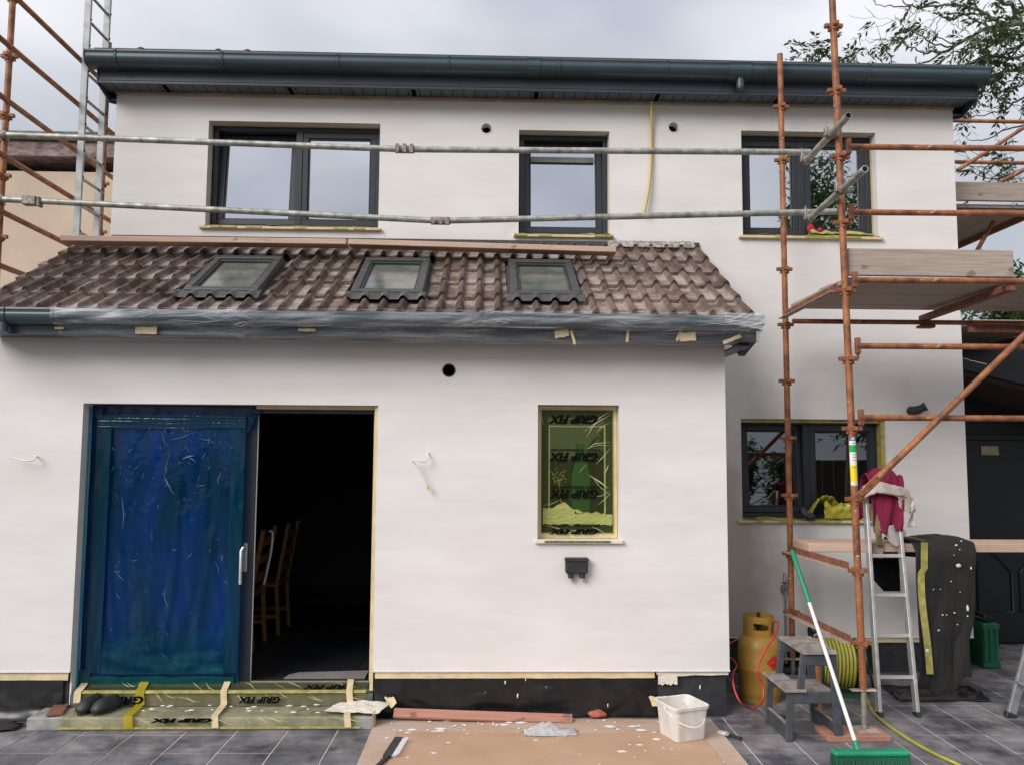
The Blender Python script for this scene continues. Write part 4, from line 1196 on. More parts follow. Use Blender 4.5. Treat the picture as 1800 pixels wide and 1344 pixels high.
for dy, nm in ((0, 0), (-0.40, 1)):
    st = MB().bar(a0 + Vector((0, dy, 0.0)), a1 + Vector((0, dy * 0.7, 0)), 0.03, 0.062, (1, 0, 0)).build('stile', 'alu_dull', sl, bevel=0.004)
    MB().bar(a0 + Vector((-0.006, dy, -0.0)), a0 + Vector((0.006, dy, 0.035)), 0.05, 0.08, (1, 0, 0)).build('rubber_foot', 'clog', st, bevel=0.006)
    MB().bar(a1 + Vector((0, dy * 0.7, 0)), a0 + Vector((1.0, dy, 0.0)), 0.03, 0.05, (1, 0, 0)).build('rear_leg', 'alu_dull', sl, bevel=0.004)
for k in range(1, 7):
    p = a0.lerp(a1, k * 0.145)
    MB().bar(p, p + Vector((0, -0.40 + 0.017 * k, 0)), 0.075, 0.02, (0.1, 0, 1)).build('tread', 'alu_dull', sl, bevel=0.003)

# ================================================================== masking sheets
bf = thing('blue_film', (-2.35, 6.23, 0.2), 'dark blue protective film stuck over the left leaf of the sliding door', 'plastic film')
def bfilm(u, v):
    z = 0.19 + (2.225 - 0.19) * v
    xr = -1.80 + (0.12 * max(0, v - 0.9) / 0.1)
    x = -2.94 + (xr + 2.94) * u
    f = 0.010 * nz(x * 5.2, z * 0.9, 1.0) + 0.006 * nz(x * 15 + z * 2, z * 1.6, 4.0)
    f += 0.010 * max(0, nz(x * 9 - z * 3, z * 2.2, 12.0)) - 0.012 * math.exp(-((x + 2.05 + 0.06 * math.sin(z * 3)) / 0.03) ** 2) * (0.4 + 0.6 * math.sin(z * 1.9) ** 2) - 0.010 * math.exp(-((x + 2.33 + 0.05 * math.cos(z * 2.4)) / 0.025) ** 2)
    return (x, 6.236 + f - 0.012, z)
MB().grid(bfilm, 150, 220).build('sheet', 'film_blue', bf, smooth=80)
MB().box((-2.946, EY + 0.085, 0.2), (-2.943, EY + 0.112, 2.22)).build('light_edge', simple('cyan_tape_edge', (0.05, 0.35, 0.50), 0.4), bf)
M['teal_tape_sheen'] = mat_film('teal_film_over_tape_and_sheen', (0.05, 0.55, 0.55), (0.0, 0.085, 0.085), 0.6, 0.2, (9, 9, 9), 0.3)  # teal of film over tape, with reflected light put into the colour
MB().grid(lambda u, v: (-2.93 + 1.10 * u, 6.212 - 0.004 * nz(u * 14, v * 3), 0.195 + (0.075 + 0.012 * nz(u * 9, 2)) * v), 50, 6).build('lower_band', 'teal_tape_sheen', bf, smooth=70)
M['film_frame_sheen'] = mat_film('sky_sheen_over_frame', (0.05, 0.5, 0.7), (0.0005, 0.046, 0.085), 0.55, 0.10, (8, 8, 3), 0.4)  # sky reflection along the door frame, painted as teal bands
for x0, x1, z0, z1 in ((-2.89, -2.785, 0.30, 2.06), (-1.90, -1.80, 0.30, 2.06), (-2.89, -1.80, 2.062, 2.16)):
    MB().grid(lambda u, v: (x0 + (x1 - x0) * u, 6.199 - 0.004 * nz(u * 3 + x0, v * 9), z0 + (z1 - z0) * v), 8, 40).build('frame_sheen_band', 'film_frame_sheen', bf, smooth=70)
M['film_sheen'] = mat_film('painted_cyan_sheen', (0.05, 0.6, 0.75), (0.001, 0.075, 0.11), 0.5, 0.10, (9, 9, 5), 0.6, streak=(3, 3, 9), fade=True)  # sheen low on the door, put in as a cyan layer
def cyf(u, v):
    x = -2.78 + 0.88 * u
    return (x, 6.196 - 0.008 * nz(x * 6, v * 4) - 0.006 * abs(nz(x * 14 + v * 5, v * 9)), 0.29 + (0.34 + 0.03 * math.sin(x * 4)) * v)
MB().grid(cyf, 60, 24).build('lower_sheen', 'film_sheen', bf, smooth=80)
MB().grid(lambda u, v: (-2.945 + 0.085 * u, 6.208, 0.16 + 0.16 * v), 3, 3).build('corner_patch', 'teal_tape_sheen', bf)
MB().box((-2.40, 6.205, 2.11), (-2.372, 6.207, 2.145)).build('tape_tab', simple('pale_blue_tab', (0.15, 0.42, 0.75), 0.5), bf)
def cr(p, q, w, par, mat='film_glint'):
    p, q = Vector(p), Vector(q); m_ = (p + q) / 2 + Vector((rnd.uniform(-1, 1), 0, rnd.uniform(-1, 1))) * (q - p).length * 0.12
    MB().tube([p, p.lerp(m_, 0.6), m_, m_.lerp(q, 0.5), q], [0.0004, w * 0.8, w, w * 0.6, 0.0004], 5).build('crease_glint', mat, par, smooth=60)
M['film_glint'] = simple('painted_blue_glint', (0.14, 0.24, 0.44), 0.2, var=0.2, scale=40)  # creases in a paler colour, painting the glints on each film
M['glint_y'] = simple('painted_yellow_glint', (0.70, 0.66, 0.36), 0.2, var=0.2, scale=40)
M['glint_g'] = simple('painted_green_glint', (0.60, 0.62, 0.36), 0.2, var=0.2, scale=40)
for a, b, w in (((-2.351, 6.205, 1.981), (-2.165, 6.205, 2.042), .002), ((-2.415, 6.205, 2.032), (-2.365, 6.205, 1.935), .002), ((-2.262, 6.205, 1.839), (-2.171, 6.205, 1.865), .006), ((-2.22, 6.205, 1.852), (-2.156, 6.205, 1.815), .003), ((-2.381, 6.205, 1.704), (-2.344, 6.205, 1.621), .005), ((-2.346, 6.205, 1.663), (-2.301, 6.205, 1.571), .002), ((-2.69, 6.205, 1.561), (-2.675, 6.205, 1.321), .003), ((-2.348, 6.205, 1.906), (-2.387, 6.205, 1.654), .0015), ((-1.982, 6.205, 1.723), (-1.988, 6.205, 1.656), .003), ((-2.145, 6.205, 1.635), (-2.079, 6.205, 1.647), .002), ((-2.31, 6.205, 1.174), (-2.269, 6.205, 1.178), .002), ((-1.945, 6.205, 1.138), (-1.947, 6.205, 1.096), .003), ((-1.993, 6.205, 1.096), (-1.964, 6.205, 0.994), .0015), ((-2.348, 6.205, 0.911), (-2.317, 6.205, 0.756), .002), ((-1.917, 6.205, 0.953), (-1.875, 6.205, 0.912), .002), ((-2.854, 6.205, 1.197), (-2.808, 6.205, 1.094), .002), ((-2.702, 6.205, 1.013), (-2.646, 6.205, 0.952), .002), ((-2.723, 6.205, 1.021), (-2.673, 6.205, 1.021), .002), ((-2.603, 6.205, 1.095), (-2.55, 6.205, 1.107), .0015), ((-2.872, 6.205, 1.735), (-2.84, 6.205, 1.769), .003), ((-2.516, 6.205, 2.136), (-2.432, 6.205, 2.137), .0012), ((-2.659, 6.205, 1.883), (-2.631, 6.205, 1.912), .002), ((-1.978, 6.205, 2.077), (-1.903, 6.205, 2.086), .003), ((-1.885, 6.205, 0.626), (-1.851, 6.205, 0.586), .002), ((-2.37, 6.205, 0.444), (-2.285, 6.205, 0.372), .003), ((-2.285, 6.205, 0.372), (-2.212, 6.205, 0.363), .003), ((-2.855, 6.205, 0.36), (-2.821, 6.205, 0.336), .003), ((-2.142, 6.205, 1.991), (-2.037, 6.205, 1.971), .002), ((-2.314, 6.205, 2.096), (-2.227, 6.205, 2.033), .002)):
    cr(a, b, w, bf)

for k in range(70):
    x = rnd.uniform(-2.86, -1.86); z = rnd.choice((rnd.uniform(0.25, 2.15), rnd.uniform(1.6, 2.15))); L = rnd.uniform(0.01, 0.07); a = rnd.gauss(1.4, 0.5)
    cr((x, 6.204, z), (x + L * math.cos(a), 6.204, z + L * math.sin(a)), rnd.uniform(0.0006, 0.0022), bf)
# the masked window film with its print
wf = thing('window_film', (0.67, 6.18, 1.3), 'printed yellow-green film taped over the extension window', 'plastic film')
FX0, FX1, FZ0, FZ1 = EW[0] + 0.03, EW[1] - 0.03, EW[2] + 0.035, EW[3] - 0.03
def gfilm(u, v):
    x = FX0 + (FX1 - FX0) * u; z = FZ0 + (FZ1 - FZ0) * v
    edge = max(0, u - 0.7) / 0.3 + max(0, 0.18 - v) / 0.18
    return (x, 6.182 - 0.004 * edge * nz(z * 40 + x * 30, x * 14, 2.0) + 0.0025 * nz(x * 14, z * 9, 5.0), z)
MB().grid(gfilm, 60, 90).build('sheet', 'film_green', wf, smooth=80)

def lettering(text, size, shear, cx, cz, y, par, mat='ink', fat=0.0, rotate=True, width=None, name='lettering', fn=None):
    cu = bpy.data.curves.new('lettering', 'FONT')
    cu.body = text; cu.size = size; cu.shear = shear; cu.offset = fat
    cu.align_x = 'CENTER'; cu.align_y = 'CENTER'; cu.resolution_u = 3
    to = bpy.data.objects.new('lettering', cu); col.objects.link(to)
    dg = bpy.context.evaluated_depsgraph_get()
    me = bpy.data.meshes.new_from_object(to.evaluated_get(dg))
    bpy.data.objects.remove(to); bpy.data.curves.remove(cu)
    xs = [v.co.x for v in me.vertices]
    k = (width / (max(xs) - min(xs))) if width else 1.0
    s = -1 if rotate else 1
    for v in me.vertices:
        a, b = s * v.co.x * k, s * v.co.y
        v.co = fn(a, b) if fn else (a, 0, b)
    me.materials.clear(); me.materials.append(M[mat])
    return link(name, me, (cx, y, cz), par)
WZ = lambda p: EW[3] - (p - 711) / 237.0 * (EW[3] - EW[2])
for py in (735, 802, 868, 935):
    lettering('GRIP FIX', 0.085 if py < 930 else 0.05, 0.25, 0.657, WZ(py), 6.172, wf, fat=0.003, width=0.365)
    if py > 740: lettering('INTELLIGENT ADHESION AND DUST HARD', 0.026, 0.0, 0.657, WZ(py - 11.5), 6.172, wf, width=0.365, fat=0.0006)
for (a, b, w) in (((0.758, 6.176, 2.087), (0.921, 6.176, 2.216), .0025), ((0.736, 6.176, 2.018), (0.925, 6.176, 2.19), .003), ((0.813, 6.176, 2.053), (0.916, 6.176, 2.13), .002), ((0.719, 6.176, 2.061), (0.848, 6.176, 2.155), .0015), ((0.727, 6.176, 1.916), (0.916, 6.176, 1.985), .0025), ((0.753, 6.176, 1.938), (0.92, 6.176, 1.956), .0015), ((0.813, 6.176, 1.819), (0.924, 6.176, 1.943), .002), ((0.757, 6.176, 1.739), (0.906, 6.176, 1.638), .005), ((0.787, 6.176, 1.722), (0.923, 6.176, 1.588), .002), ((0.778, 6.176, 1.579), (0.914, 6.176, 1.621), .0015), ((0.829, 6.176, 1.52), (0.923, 6.176, 1.604), .002), ((0.863, 6.176, 1.44), (0.888, 6.176, 1.503), .002), ((0.872, 6.176, 1.735), (0.906, 6.176, 1.82), .003), ((0.896, 6.176, 1.44), (0.917, 6.176, 1.357), .003), ((0.417, 6.176, 1.51), (0.544, 6.176, 1.552), .0015), ((0.409, 6.176, 1.313), (0.545, 6.176, 1.276), .002), ((0.566, 6.176, 1.293), (0.735, 6.176, 1.335), .002), ((0.608, 6.176, 1.335), (0.862, 6.176, 1.281), .002), ((0.439, 6.176, 1.368), (0.608, 6.176, 1.318), .0015), ((0.777, 6.176, 1.356), (0.913, 6.176, 1.286), .002), ((0.402, 6.176, 2.199), (0.42, 6.176, 2.114), .002), ((0.684, 6.176, 1.755), (0.744, 6.176, 1.819), .0012)):
    cr(a, b, w, wf, 'glint_g')
# things on the inner ledge, seen through the film
pa = thing('crumpled_paper', (0.66, 6.2, 1.36), 'crumpled pale sheet inside the masked extension window', 'paper')
def crum(u, v):
    x = EW[0] + 0.045 + 0.52 * u
    top = 0.125 + 0.05 * math.exp(-((u - 0.3) / 0.12) ** 2) - 0.05 * u
    z = 1.37 + top * v
    return (x, 6.188 + 0.010 * abs(nz(u * 9 + v * 3, v * 5, 1.0)), z + 0.02 * nz(u * 11, v * 4, 3.0))
MB().grid(crum, 30, 10).build('sheet', 'paper', pa, thick=0.001)
vs_ = thing('bottle', (0.70, 6.195, 1.45), 'dark green bottle shape behind the masked extension window', 'bottle')
MB().lathe([(0.0, 0.0), (0.062, 0.0), (0.07, 0.05), (0.068, 0.28), (0.05, 0.36), (0.03, 0.42), (0.026, 0.50), (0.03, 0.52), (0.0, 0.52)], (0.70, 6.195, 1.45), 20).rot(Matrix.Diagonal((1, 0.09, 1)), (0.70, 6.195, 1.45)).build('glass', 'bottle', vs_, smooth=40)
fh = MB()
for k in range(60):
    a = Vector((0.53, 6.194, 1.70)); d = Vector((rnd.gauss(0, 0.028), rnd.uniform(-0.003, 0.001), rnd.gauss(0, 0.04) + 0.015))
    fh.tube([a + d, a + d + Vector((rnd.uniform(-0.012, 0.012), 0, rnd.uniform(-0.012, 0.012)))], 0.0028, 4)
fh.tube([(0.535, 6.194, 1.68), (0.545, 6.194, 1.6), (0.56, 6.194, 1.47)], 0.003, 5)
tag(fh.build('dried_flower', 'dried'), 'dried flower head behind the masked extension window', 'flower')

# door step and its yellow film
stp = MB().box((-3.12, 5.88, -0.004), (-0.775, 6.128, 0.081)).box((-2.97, 6.1285, -0.004), (-0.79, 6.16, 0.078))
tag(stp.build('door_step', simple('dusty_step_stone', (0.40, 0.39, 0.37), 0.7, scale=6, c2=(0.15, 0.15, 0.15)), bevel=0.006), 'low dark stone step in front of the sliding door', 'step')
PROF = [(6.252, 0.2255), (6.19, 0.196), (6.122, 0.176), (6.118, 0.13), (6.116, 0.093), (6.04, 0.0885), (5.95, 0.087), (5.874, 0.086), (5.868, 0.045), (5.866, 0.006)]
def prof_at(v):
    t = v * (len(PROF) - 1); i = min(int(t), len(PROF) - 2); f = t - i
    return PROF[i][0] * (1 - f) + PROF[i + 1][0] * f, PROF[i][1] * (1 - f) + PROF[i + 1][1] * f
def swath(x0, x1, nu, off, amp, skew=0.0, vmin=0.0, vmax=1.0):
    def fn(u, v):
        vv = vmin + (vmax - vmin) * v
        y, z = prof_at(vv); x = x0 + (x1 - x0) * u + skew * vv
        a = amp * nz(x * 16, y * 14, z * 14) + 0.6 * amp * nz(x * 40 + y * 30, y * 9, 3.0)
        return (x, y - off - abs(a), z + off + abs(a))
    return MB().grid(fn, nu, 36)
yf = thing('step_film', (-1.9, 5.9, 0.09), 'crinkled yellow protective film over the door step', 'plastic film')
swath(-2.90, -0.86, 160, 0.004, 0.010).build('sheet', 'film_yellow', yf, smooth=80)
M['tape_y_clear'] = mat_film('translucent_yellow_tape', (0.75, 0.62, 0.10), (0.52, 0.42, 0.03), 0.65, 0.3, (20, 20, 20), 0.3)
for x0, x1, m_, sk in ((-2.50, -2.44, 'tape_y_clear', 0.05), (-1.90, -1.855, 'tape', 0.04), (-1.01, -0.965, 'tape', 0.05)):
    swath(x0, x1, 4, 0.016, 0.001, sk).build('tape_band', m_, yf, smooth=60)
swath(-2.92, -2.87, 3, 0.014, 0.001, 0.0, 0.0, 0.42).build('tape_band', 'tape', yf, smooth=60)
swath(-2.90, -0.86, 60, 0.006, 0.004, 0.0, 0.96, 1.0).build('tape_edge', 'ytape', yf)
swath(-2.90, -0.86, 60, 0.008, 0.003, 0.0, 0.18, 0.24).build('tape_edge', 'ytape', yf)
MB().grid(lambda u, v: (-1.12 + 0.38 * u + 0.06 * (1 - v), 6.10 - 0.23 * v * (1 - 0.25 * (1 - u)), 0.108 + 0.02 * math.sin(u * 3) * (1 - v) + 0.008 * nz(u * 7, v * 5)), 16, 10).build('loose_tape', 'white_tape', yf, thick=0.002)
MB().grid(lambda u, v: (-0.775 + 0.012 * u, 5.87 + 0.06 * u, 0.105 * (1 - v) + 0.01), 3, 6).build('loose_tape', 'tape', yf, thick=0.002)
def on_riser(a, b): return (a, 0, b)
lettering('GRIP FIX', 0.075, 0.25, -2.62, 0.137, 6.098, yf, fat=0.003, width=0.42)
lettering('GRIP FIX', 0.06, 0.25, -1.60, 0.137, 6.098, yf, fat=0.003, width=0.30)
tilt = lambda a, b: (a, b * 0.85, b * 0.40)
lettering('GRIP FIX', 0.07, 0.25, -1.12, 0.208, 6.165, yf, fat=0.003, width=0.36, fn=tilt)
lettering('GRIP FIX', 0.035, 0.25, -2.05, 0.075, 5.846, yf, fat=0.003, width=0.42)
for k in range(46):
    x = rnd.uniform(-2.8, -0.95); v0 = rnd.choice((0.25, 0.28, 0.3, 0.8, 0.82, 0.05)); y0, z0 = prof_at(v0); L = rnd.uniform(0.04, 0.16)
    y1, z1 = prof_at(min(0.98, v0 + rnd.uniform(0.06, 0.16)))
    cr((x, y0 - 0.014, z0 + 0.014), (x + L, y1 - 0.014, z1 + 0.012), rnd.uniform(0.0008, 0.0025), yf, 'glint_y')
sp = MB()
for k in range(26):
    x, y = rnd.uniform(-2.5, -0.95), rnd.uniform(5.9, 6.09); r = rnd.uniform(0.006, 0.018)
    sp.lathe([(0.0, 0.004), (r * 0.7, 0.003), (r, 0.0)], (0, 0, 0), 9)
    n_ = 27
    for p in sp.v[-n_:]: p.x = p.x * rnd.uniform(0.9, 1.8) + x; p.y = p.y * rnd.uniform(0.6, 1.0) + y; p.z += 0.104
tag(sp.build('plaster_splash', 'white', yf, smooth=60), kind='stuff')

# clear polythene taped round the gutter of the lean-to
cg = thing('gutter_polythene', (-0.6, 5.68, 2.75), 'clear polythene sheet wrapped round the gutter of the extension', 'plastic sheet')
GP = [(5.815, 2.882), (5.735, 2.886), (5.716, 2.872), (5.711, 2.84), (5.716, 2.81), (5.742, 2.775), (5.785, 2.764), (5.822, 2.768), (5.832, 2.75), (5.834, 2.71), (5.856, 2.694)]
def gwrap(u, v):
    x = -3.02 + 4.97 * u
    t = v * (len(GP) - 1); i = min(int(t), len(GP) - 2); f = t - i
    y = GP[i][0] * (1 - f) + GP[i + 1][0] * f; z = GP[i][1] * (1 - f) + GP[i + 1][1] * f
    env = math.sin(math.pi * min(1, max(0, v)))
    fold = abs(nz(x * 2.2 + v * 3.0, v * 1.6, 2.0)) * 0.022 + 0.008 * abs(nz(x * 8 + v * 12, v * 4, 5.0))
    sag = 0.045 * max(0, nz(x * 1.1, 0.5, 8.0) + 0.25) * math.sin(math.pi * min(1, v * 1.5)) if v < 0.66 else 0
    bunch = 0.020 * (math.exp(-((x - 0.0) / 0.10) ** 2) + math.exp(-((x + 1.72) / 0.10) ** 2))
    return (x, y - fold * env - bunch * env * (0.6 + nz(x * 26, v * 9, 1.0)), z - sag + bunch * nz(x * 22, v * 8, 1.0))
MB().grid(gwrap, 420, 34).build('sheet', 'film_clear', cg, smooth=80)
M['clear_fold'] = mat_film('gathered_polythene', (0.93, 0.94, 0.95), (0.72, 0.74, 0.77), 0.42, 0.2, (3, 20, 20), 0.5)
def ridge(u, v):
    x = -2.95 + 4.80 * u
    return (x, 5.742 - 0.036 * v + 0.006 * nz(x * 9, v, 3), 2.892 - 0.010 * v + 0.008 * nz(x * 6, 1.0, 2.0) + 0.012 * math.exp(-((x + 0.02) / 0.08) ** 2) * nz(x * 50, v * 3))
MB().grid(ridge, 300, 3).build('gathered_edge', 'clear_fold', cg, smooth=80)
def skirt(u, v):
    x = -2.95 + 4.75 * u
    return (x, 5.842 - 0.012 * abs(nz(x * 6, v * 2, 3)) + 0.22 * v * (0.5 + 0.5 * v), 2.702 - 0.016 * math.sin(v * 3.1) - 0.014 * abs(nz(x * 2.6, 1.0, 7.0)) * (1 - abs(v - 0.5)))
MB().grid(skirt, 220, 6).build('lower_skirt', 'film_clear', cg, smooth=80)
def crease_path(x0, x1, v0, v1):
    pts = []
    for k in range(7):
        t = k / 6; p = gwrap((x0 + (x1 - x0) * t + 3.02) / 4.97, v0 + (v1 - v0) * t + 0.03 * math.sin(t * 3.1))
        pts.append(Vector(p) + Vector((0, -0.003, 0)))
    return pts
for k in range(90):  # thin pale tubes paint the highlights along the folds
    bias = rnd.choice((None, None, 0.0, -1.72, 1.75))
    x0 = rnd.uniform(-2.9, 1.6) if bias is None else bias + rnd.uniform(-0.12, 0.1)
    L = rnd.uniform(0.12, 0.55) * rnd.choice((-1, 1)) if bias is None else rnd.uniform(0.06, 0.3) * rnd.choice((-1, 1))
    x1 = max(-2.95, min(1.92, x0 + L)); v0 = rnd.uniform(0.12, 0.7); v1 = max(0.08, min(0.9, v0 + rnd.uniform(-0.22, 0.22)))
    w = rnd.uniform(0.0008, 0.0024)
    MB().tube(crease_path(x0, x1, v0, v1), [0.0003, w * 0.7, w, w, w * 0.8, w * 0.5, 0.0003], 5).build('crease_glint', 'clear_fold', cg, smooth=60)
def bunch_end(u, v):
    x = 1.66 + 0.285 * u
    return (x, 5.704 + 0.010 * nz(u * 7 + v * 5, v * 6, 1) - 0.006 * abs(nz(u * 16, v * 16, 3)), 2.888 - 0.125 * v * (0.55 + 0.45 * u) + 0.006 * nz(u * 6, v * 9, 6))
MB().grid(bunch_end, 40, 30).build('bunched_end', 'clear_fold', cg, smooth=70)
for x, z, w, h, a in ((-2.40, 2.735, 0.15, 0.05, 0), (0.52, 2.742, 0.10, 0.05, 8), (0.60, 2.715, 0.02, 0.10, 15), (0.99, 2.732, 0.02, 0.09, -6), (1.36, 2.742, 0.02, 0.09, -25), (1.42, 2.73, 0.12, 0.06, 5), (1.74, 2.715, 0.14, 0.025, 22), (-1.28, 2.75, 0.12, 0.02, 0), (-3.0, 2.745, 0.06, 0.015, 0)):
    def tf(u, v):
        return (x + (u - 0.5) * w, 5.815 + 0.006 * nz(u * 5 + x, v * 5) - 0.012, z + (v - 0.5) * h + 0.006 * nz(u * 6, v * 3 + x))
    MB().grid(tf, 6, 5).rot(Matrix.Rotation(R(-a), 3, 'Y'), (x, 5.8, z)).build('tape_tab', 'tape', cg, thick=0.001)

# black membranes along the plinth
def membrane(x0, x1, y, z0, z1, label, foot=0.0, seed=0.0, gap=None):
    def fn(u, v):
        x = x0 + (x1 - x0) * u; z = z1 + (z0 - z1) * v
        b = 0.026 * nz(x * 2.6 + seed + z * 2, z * 5, 1.0) + 0.014 * nz(x * 6 + seed, z * 10, 2.0)
        return (x, y - 0.012 - abs(b) * min(1, v * 3) - foot * max(0, v - 0.75) ** 1.5 * 8, max(z, 0.006 + 0.01 * abs(nz(x * 6, v * 4))))
    o = MB().grid(fn, 90, 24).build('damp_membrane', 'black', smooth=80)
    return tag(o, label, 'membrane')
mm = membrane(-0.795, 1.235, EY + 0.028, 0.01, 0.30, 'black membrane hanging on the plinth behind the hardboard', 0.006, 1.0)
membrane(-4.6, -3.0, EY + 0.028, 0.0, 0.30, 'black membrane on the plinth left of the door step', 0.05, 4.0)
membrane(2.30, 3.42, WY + 0.025, 0.0, 0.29, 'black membrane on the plinth behind the ladder feet', 0.05, 9.0)
tag(MB().grid(lambda u, v: (-4.6 + 1.42 * u, 5.98 - 0.40 * v * (1 - 0.7 * u) + 0.03 * nz(u * 6, v * 3), 0.012 + 0.05 * (1 - v) * abs(nz(u * 5, v * 3, 2)) + 0.02 * abs(nz(u * 11, v * 7, 5))), 40, 12).build('polythene_offcut', 'black', smooth=80, thick=0.003), 'crumpled black sheet lying on the paving left of the step', 'plastic sheet')
def strip(x0, x1, y, z0, z1, label, mat='tape', wav=0.004):
    o = MB().grid(lambda u, v: (x0 + (x1 - x0) * u, y - 0.004 * v - 0.004 * abs(nz(u * 30, v)), z1 + (z0 - z1) * v + (wav * nz((x0 + (x1 - x0) * u) * 6, 2.0) if v > 0.5 else 0)), 60, 2).build('masking_tape', mat, thick=0.001)
    return tag(o, label, 'tape')
strip(-0.795, 1.225, EY + 0.010, 0.280, 0.326, 'cream tape under the render behind the hardboard sheet')
strip(-3.58, -2.965, EY + 0.010, 0.272, 0.326, 'cream tape under the render left of the door step')
strip(1.24, 1.765, EY + 0.014, 0.298, 0.326, 'thin plaster smeared tape at the right corner of the extension', 'white_tape', 0.02)
strip(2.2, 4.2, WY + 0.010, 0.262, 0.300, 'yellowed tape along the foot of the main wall')
tag(MB().grid(lambda u, v: (1.17 + 0.135 * u + 0.02 * v, EY - 0.045 - 0.03 * v, 0.165 - 0.06 * v + 0.01 * nz(u * 4, v * 3)), 8, 5).build('tape_scrap', 'tape', thick=0.001), 'curled scrap of tape on the plinth above the bucket', 'tape')
tag(MB().grid(lambda u, v: (1.25 + 0.14 * u, EY + 0.006 - 0.004 * nz(u * 9, v * 8), 0.30 - 0.065 * v * (1 + 0.3 * nz(u * 7, 2))), 14, 6).build('plaster_blob', 'white_tape', thick=0.006), 'torn blob of render stuck to the dark plinth', 'plaster')
tag(MB().grid(lambda u, v: (-0.72 + 0.07 * u + 0.02 * v, EY - 0.03 - 0.02 * v, 0.16 - 0.07 * v * (1 - abs(u - 0.5)) + 0.01 * nz(u * 4, v * 3)), 8, 5).build('tape_scrap', 'tape', thick=0.001), 'small curled tape scrap left of the long batten', 'tape')

# ================================================================== on the paving
hb = MB().grid(lambda u, v: Vector((-0.775 + 2.385 * u, 6.04 - 2.3 * v, 0.006 + 0.004 * nz(u * 5, v * 4) + 0.004)), 40, 40)
tag(hb.build('hardboard_sheet', 'hardboard', thick=0.006), 'large plaster splashed brown hardboard sheet lying on the paving', 'board', 'hardboard sheets')
tag(MB().grid(lambda u, v: (-0.60 + 2.05 * u + 0.03 * v, 5.775 - 0.07 * u - 2.0 * v, 0.018 + 0.002 * nz(u * 5, v * 4)), 30, 30).build('hardboard_sheet', mat_hardboard(0.35, 0.52), thick=0.004), 'cleaner brown hardboard sheet laid on top of the larger one', 'board', 'hardboard sheets')
# thick plaster splats
for k in range(72):
    x = rnd.uniform(-0.7, 1.45); y = 6.02 - abs(rnd.gauss(0, 0.17)) if k < 50 else rnd.uniform(5.1, 5.8)
    r = rnd.uniform(0.003, 0.009) if k % 3 else rnd.uniform(0.010, 0.027)
    n_ = 11; ph = rnd.random() * 9
    vs = [(x, y, 0.024)] + [(x + r * (1.25 + 0.5 * nz(ph + math.cos(6.283 * j / n_), math.sin(6.283 * j / n_))) * math.cos(6.283 * j / n_) * 1.4, y + r * (1 + 0.5 * nz(ph + math.cos(6.283 * j / n_), 5 + math.sin(6.283 * j / n_))) * math.sin(6.283 * j / n_), 0.0175 if y < 5.78 else 0.0165) for j in range(n_)]
    for_ = [(0, 1 + j, 1 + (j + 1) % n_) for j in range(n_)]
    if k == 0: spl = MB()
    spl.add(vs, for_)
tag(spl.build('plaster_splats', 'white', smooth=60), 'white plaster splats dried on the hardboard', 'plaster', kind='stuff')

for c, r_ in (((0.14, 6.075, 0.261), 0.008), ((0.287, 6.075, 0.281), 0.006), ((0.23, 6.06, 0.174), 0.009), ((-0.002, 6.07, 0.196), 0.003), ((0.434, 6.07, 0.23), 0.003), ((1.556, 6.12, 0.214), 0.009), ((0.876, 6.07, 0.102), 0.007)):
    b_ = MB().lathe([(0.0, 0.004), (r_ * 0.6, 0.003), (r_, 0.0)], (0, 0, 0), 9).rot(Matrix.Rotation(R(90), 3, 'X'))
    ph = rnd.random() * 9
    b_.v = [Vector((c[0] + p.x * (0.6 + 0.5 * nz(p.x * 190 + ph, p.z * 190)), c[1] + p.y - 0.012, c[2] + p.z * 1.9 + p.x * 0.4)) for p in b_.v]
    b_.build('plaster_splash', 'white', mm, smooth=60)
# long batten by the membrane
bt = MB().bar((-0.647, 6.03, 0.062), (0.615, 5.985, 0.03), 0.075, 0.024, (0, -0.55, 0.83))
tag(bt.build('batten', 'batten', bevel=0.003), 'long reddish timber batten lying against the black membrane', 'batten')
bx = MB().bar(Vector((-2.947, 5.916, 0.09)) + Vector((0, -0.01, 0.004)), Vector((-3.04, 6.214, 0.09)) + Vector((0.0, 0, 0.004)), 0.10, 0.016)
tag(bx.build('timber_offcut', simple('brown_offcut', (0.20, 0.085, 0.055), 0.7, scale=10), bevel=0.002), 'short dark brown board offcut on the left of the step', 'board')

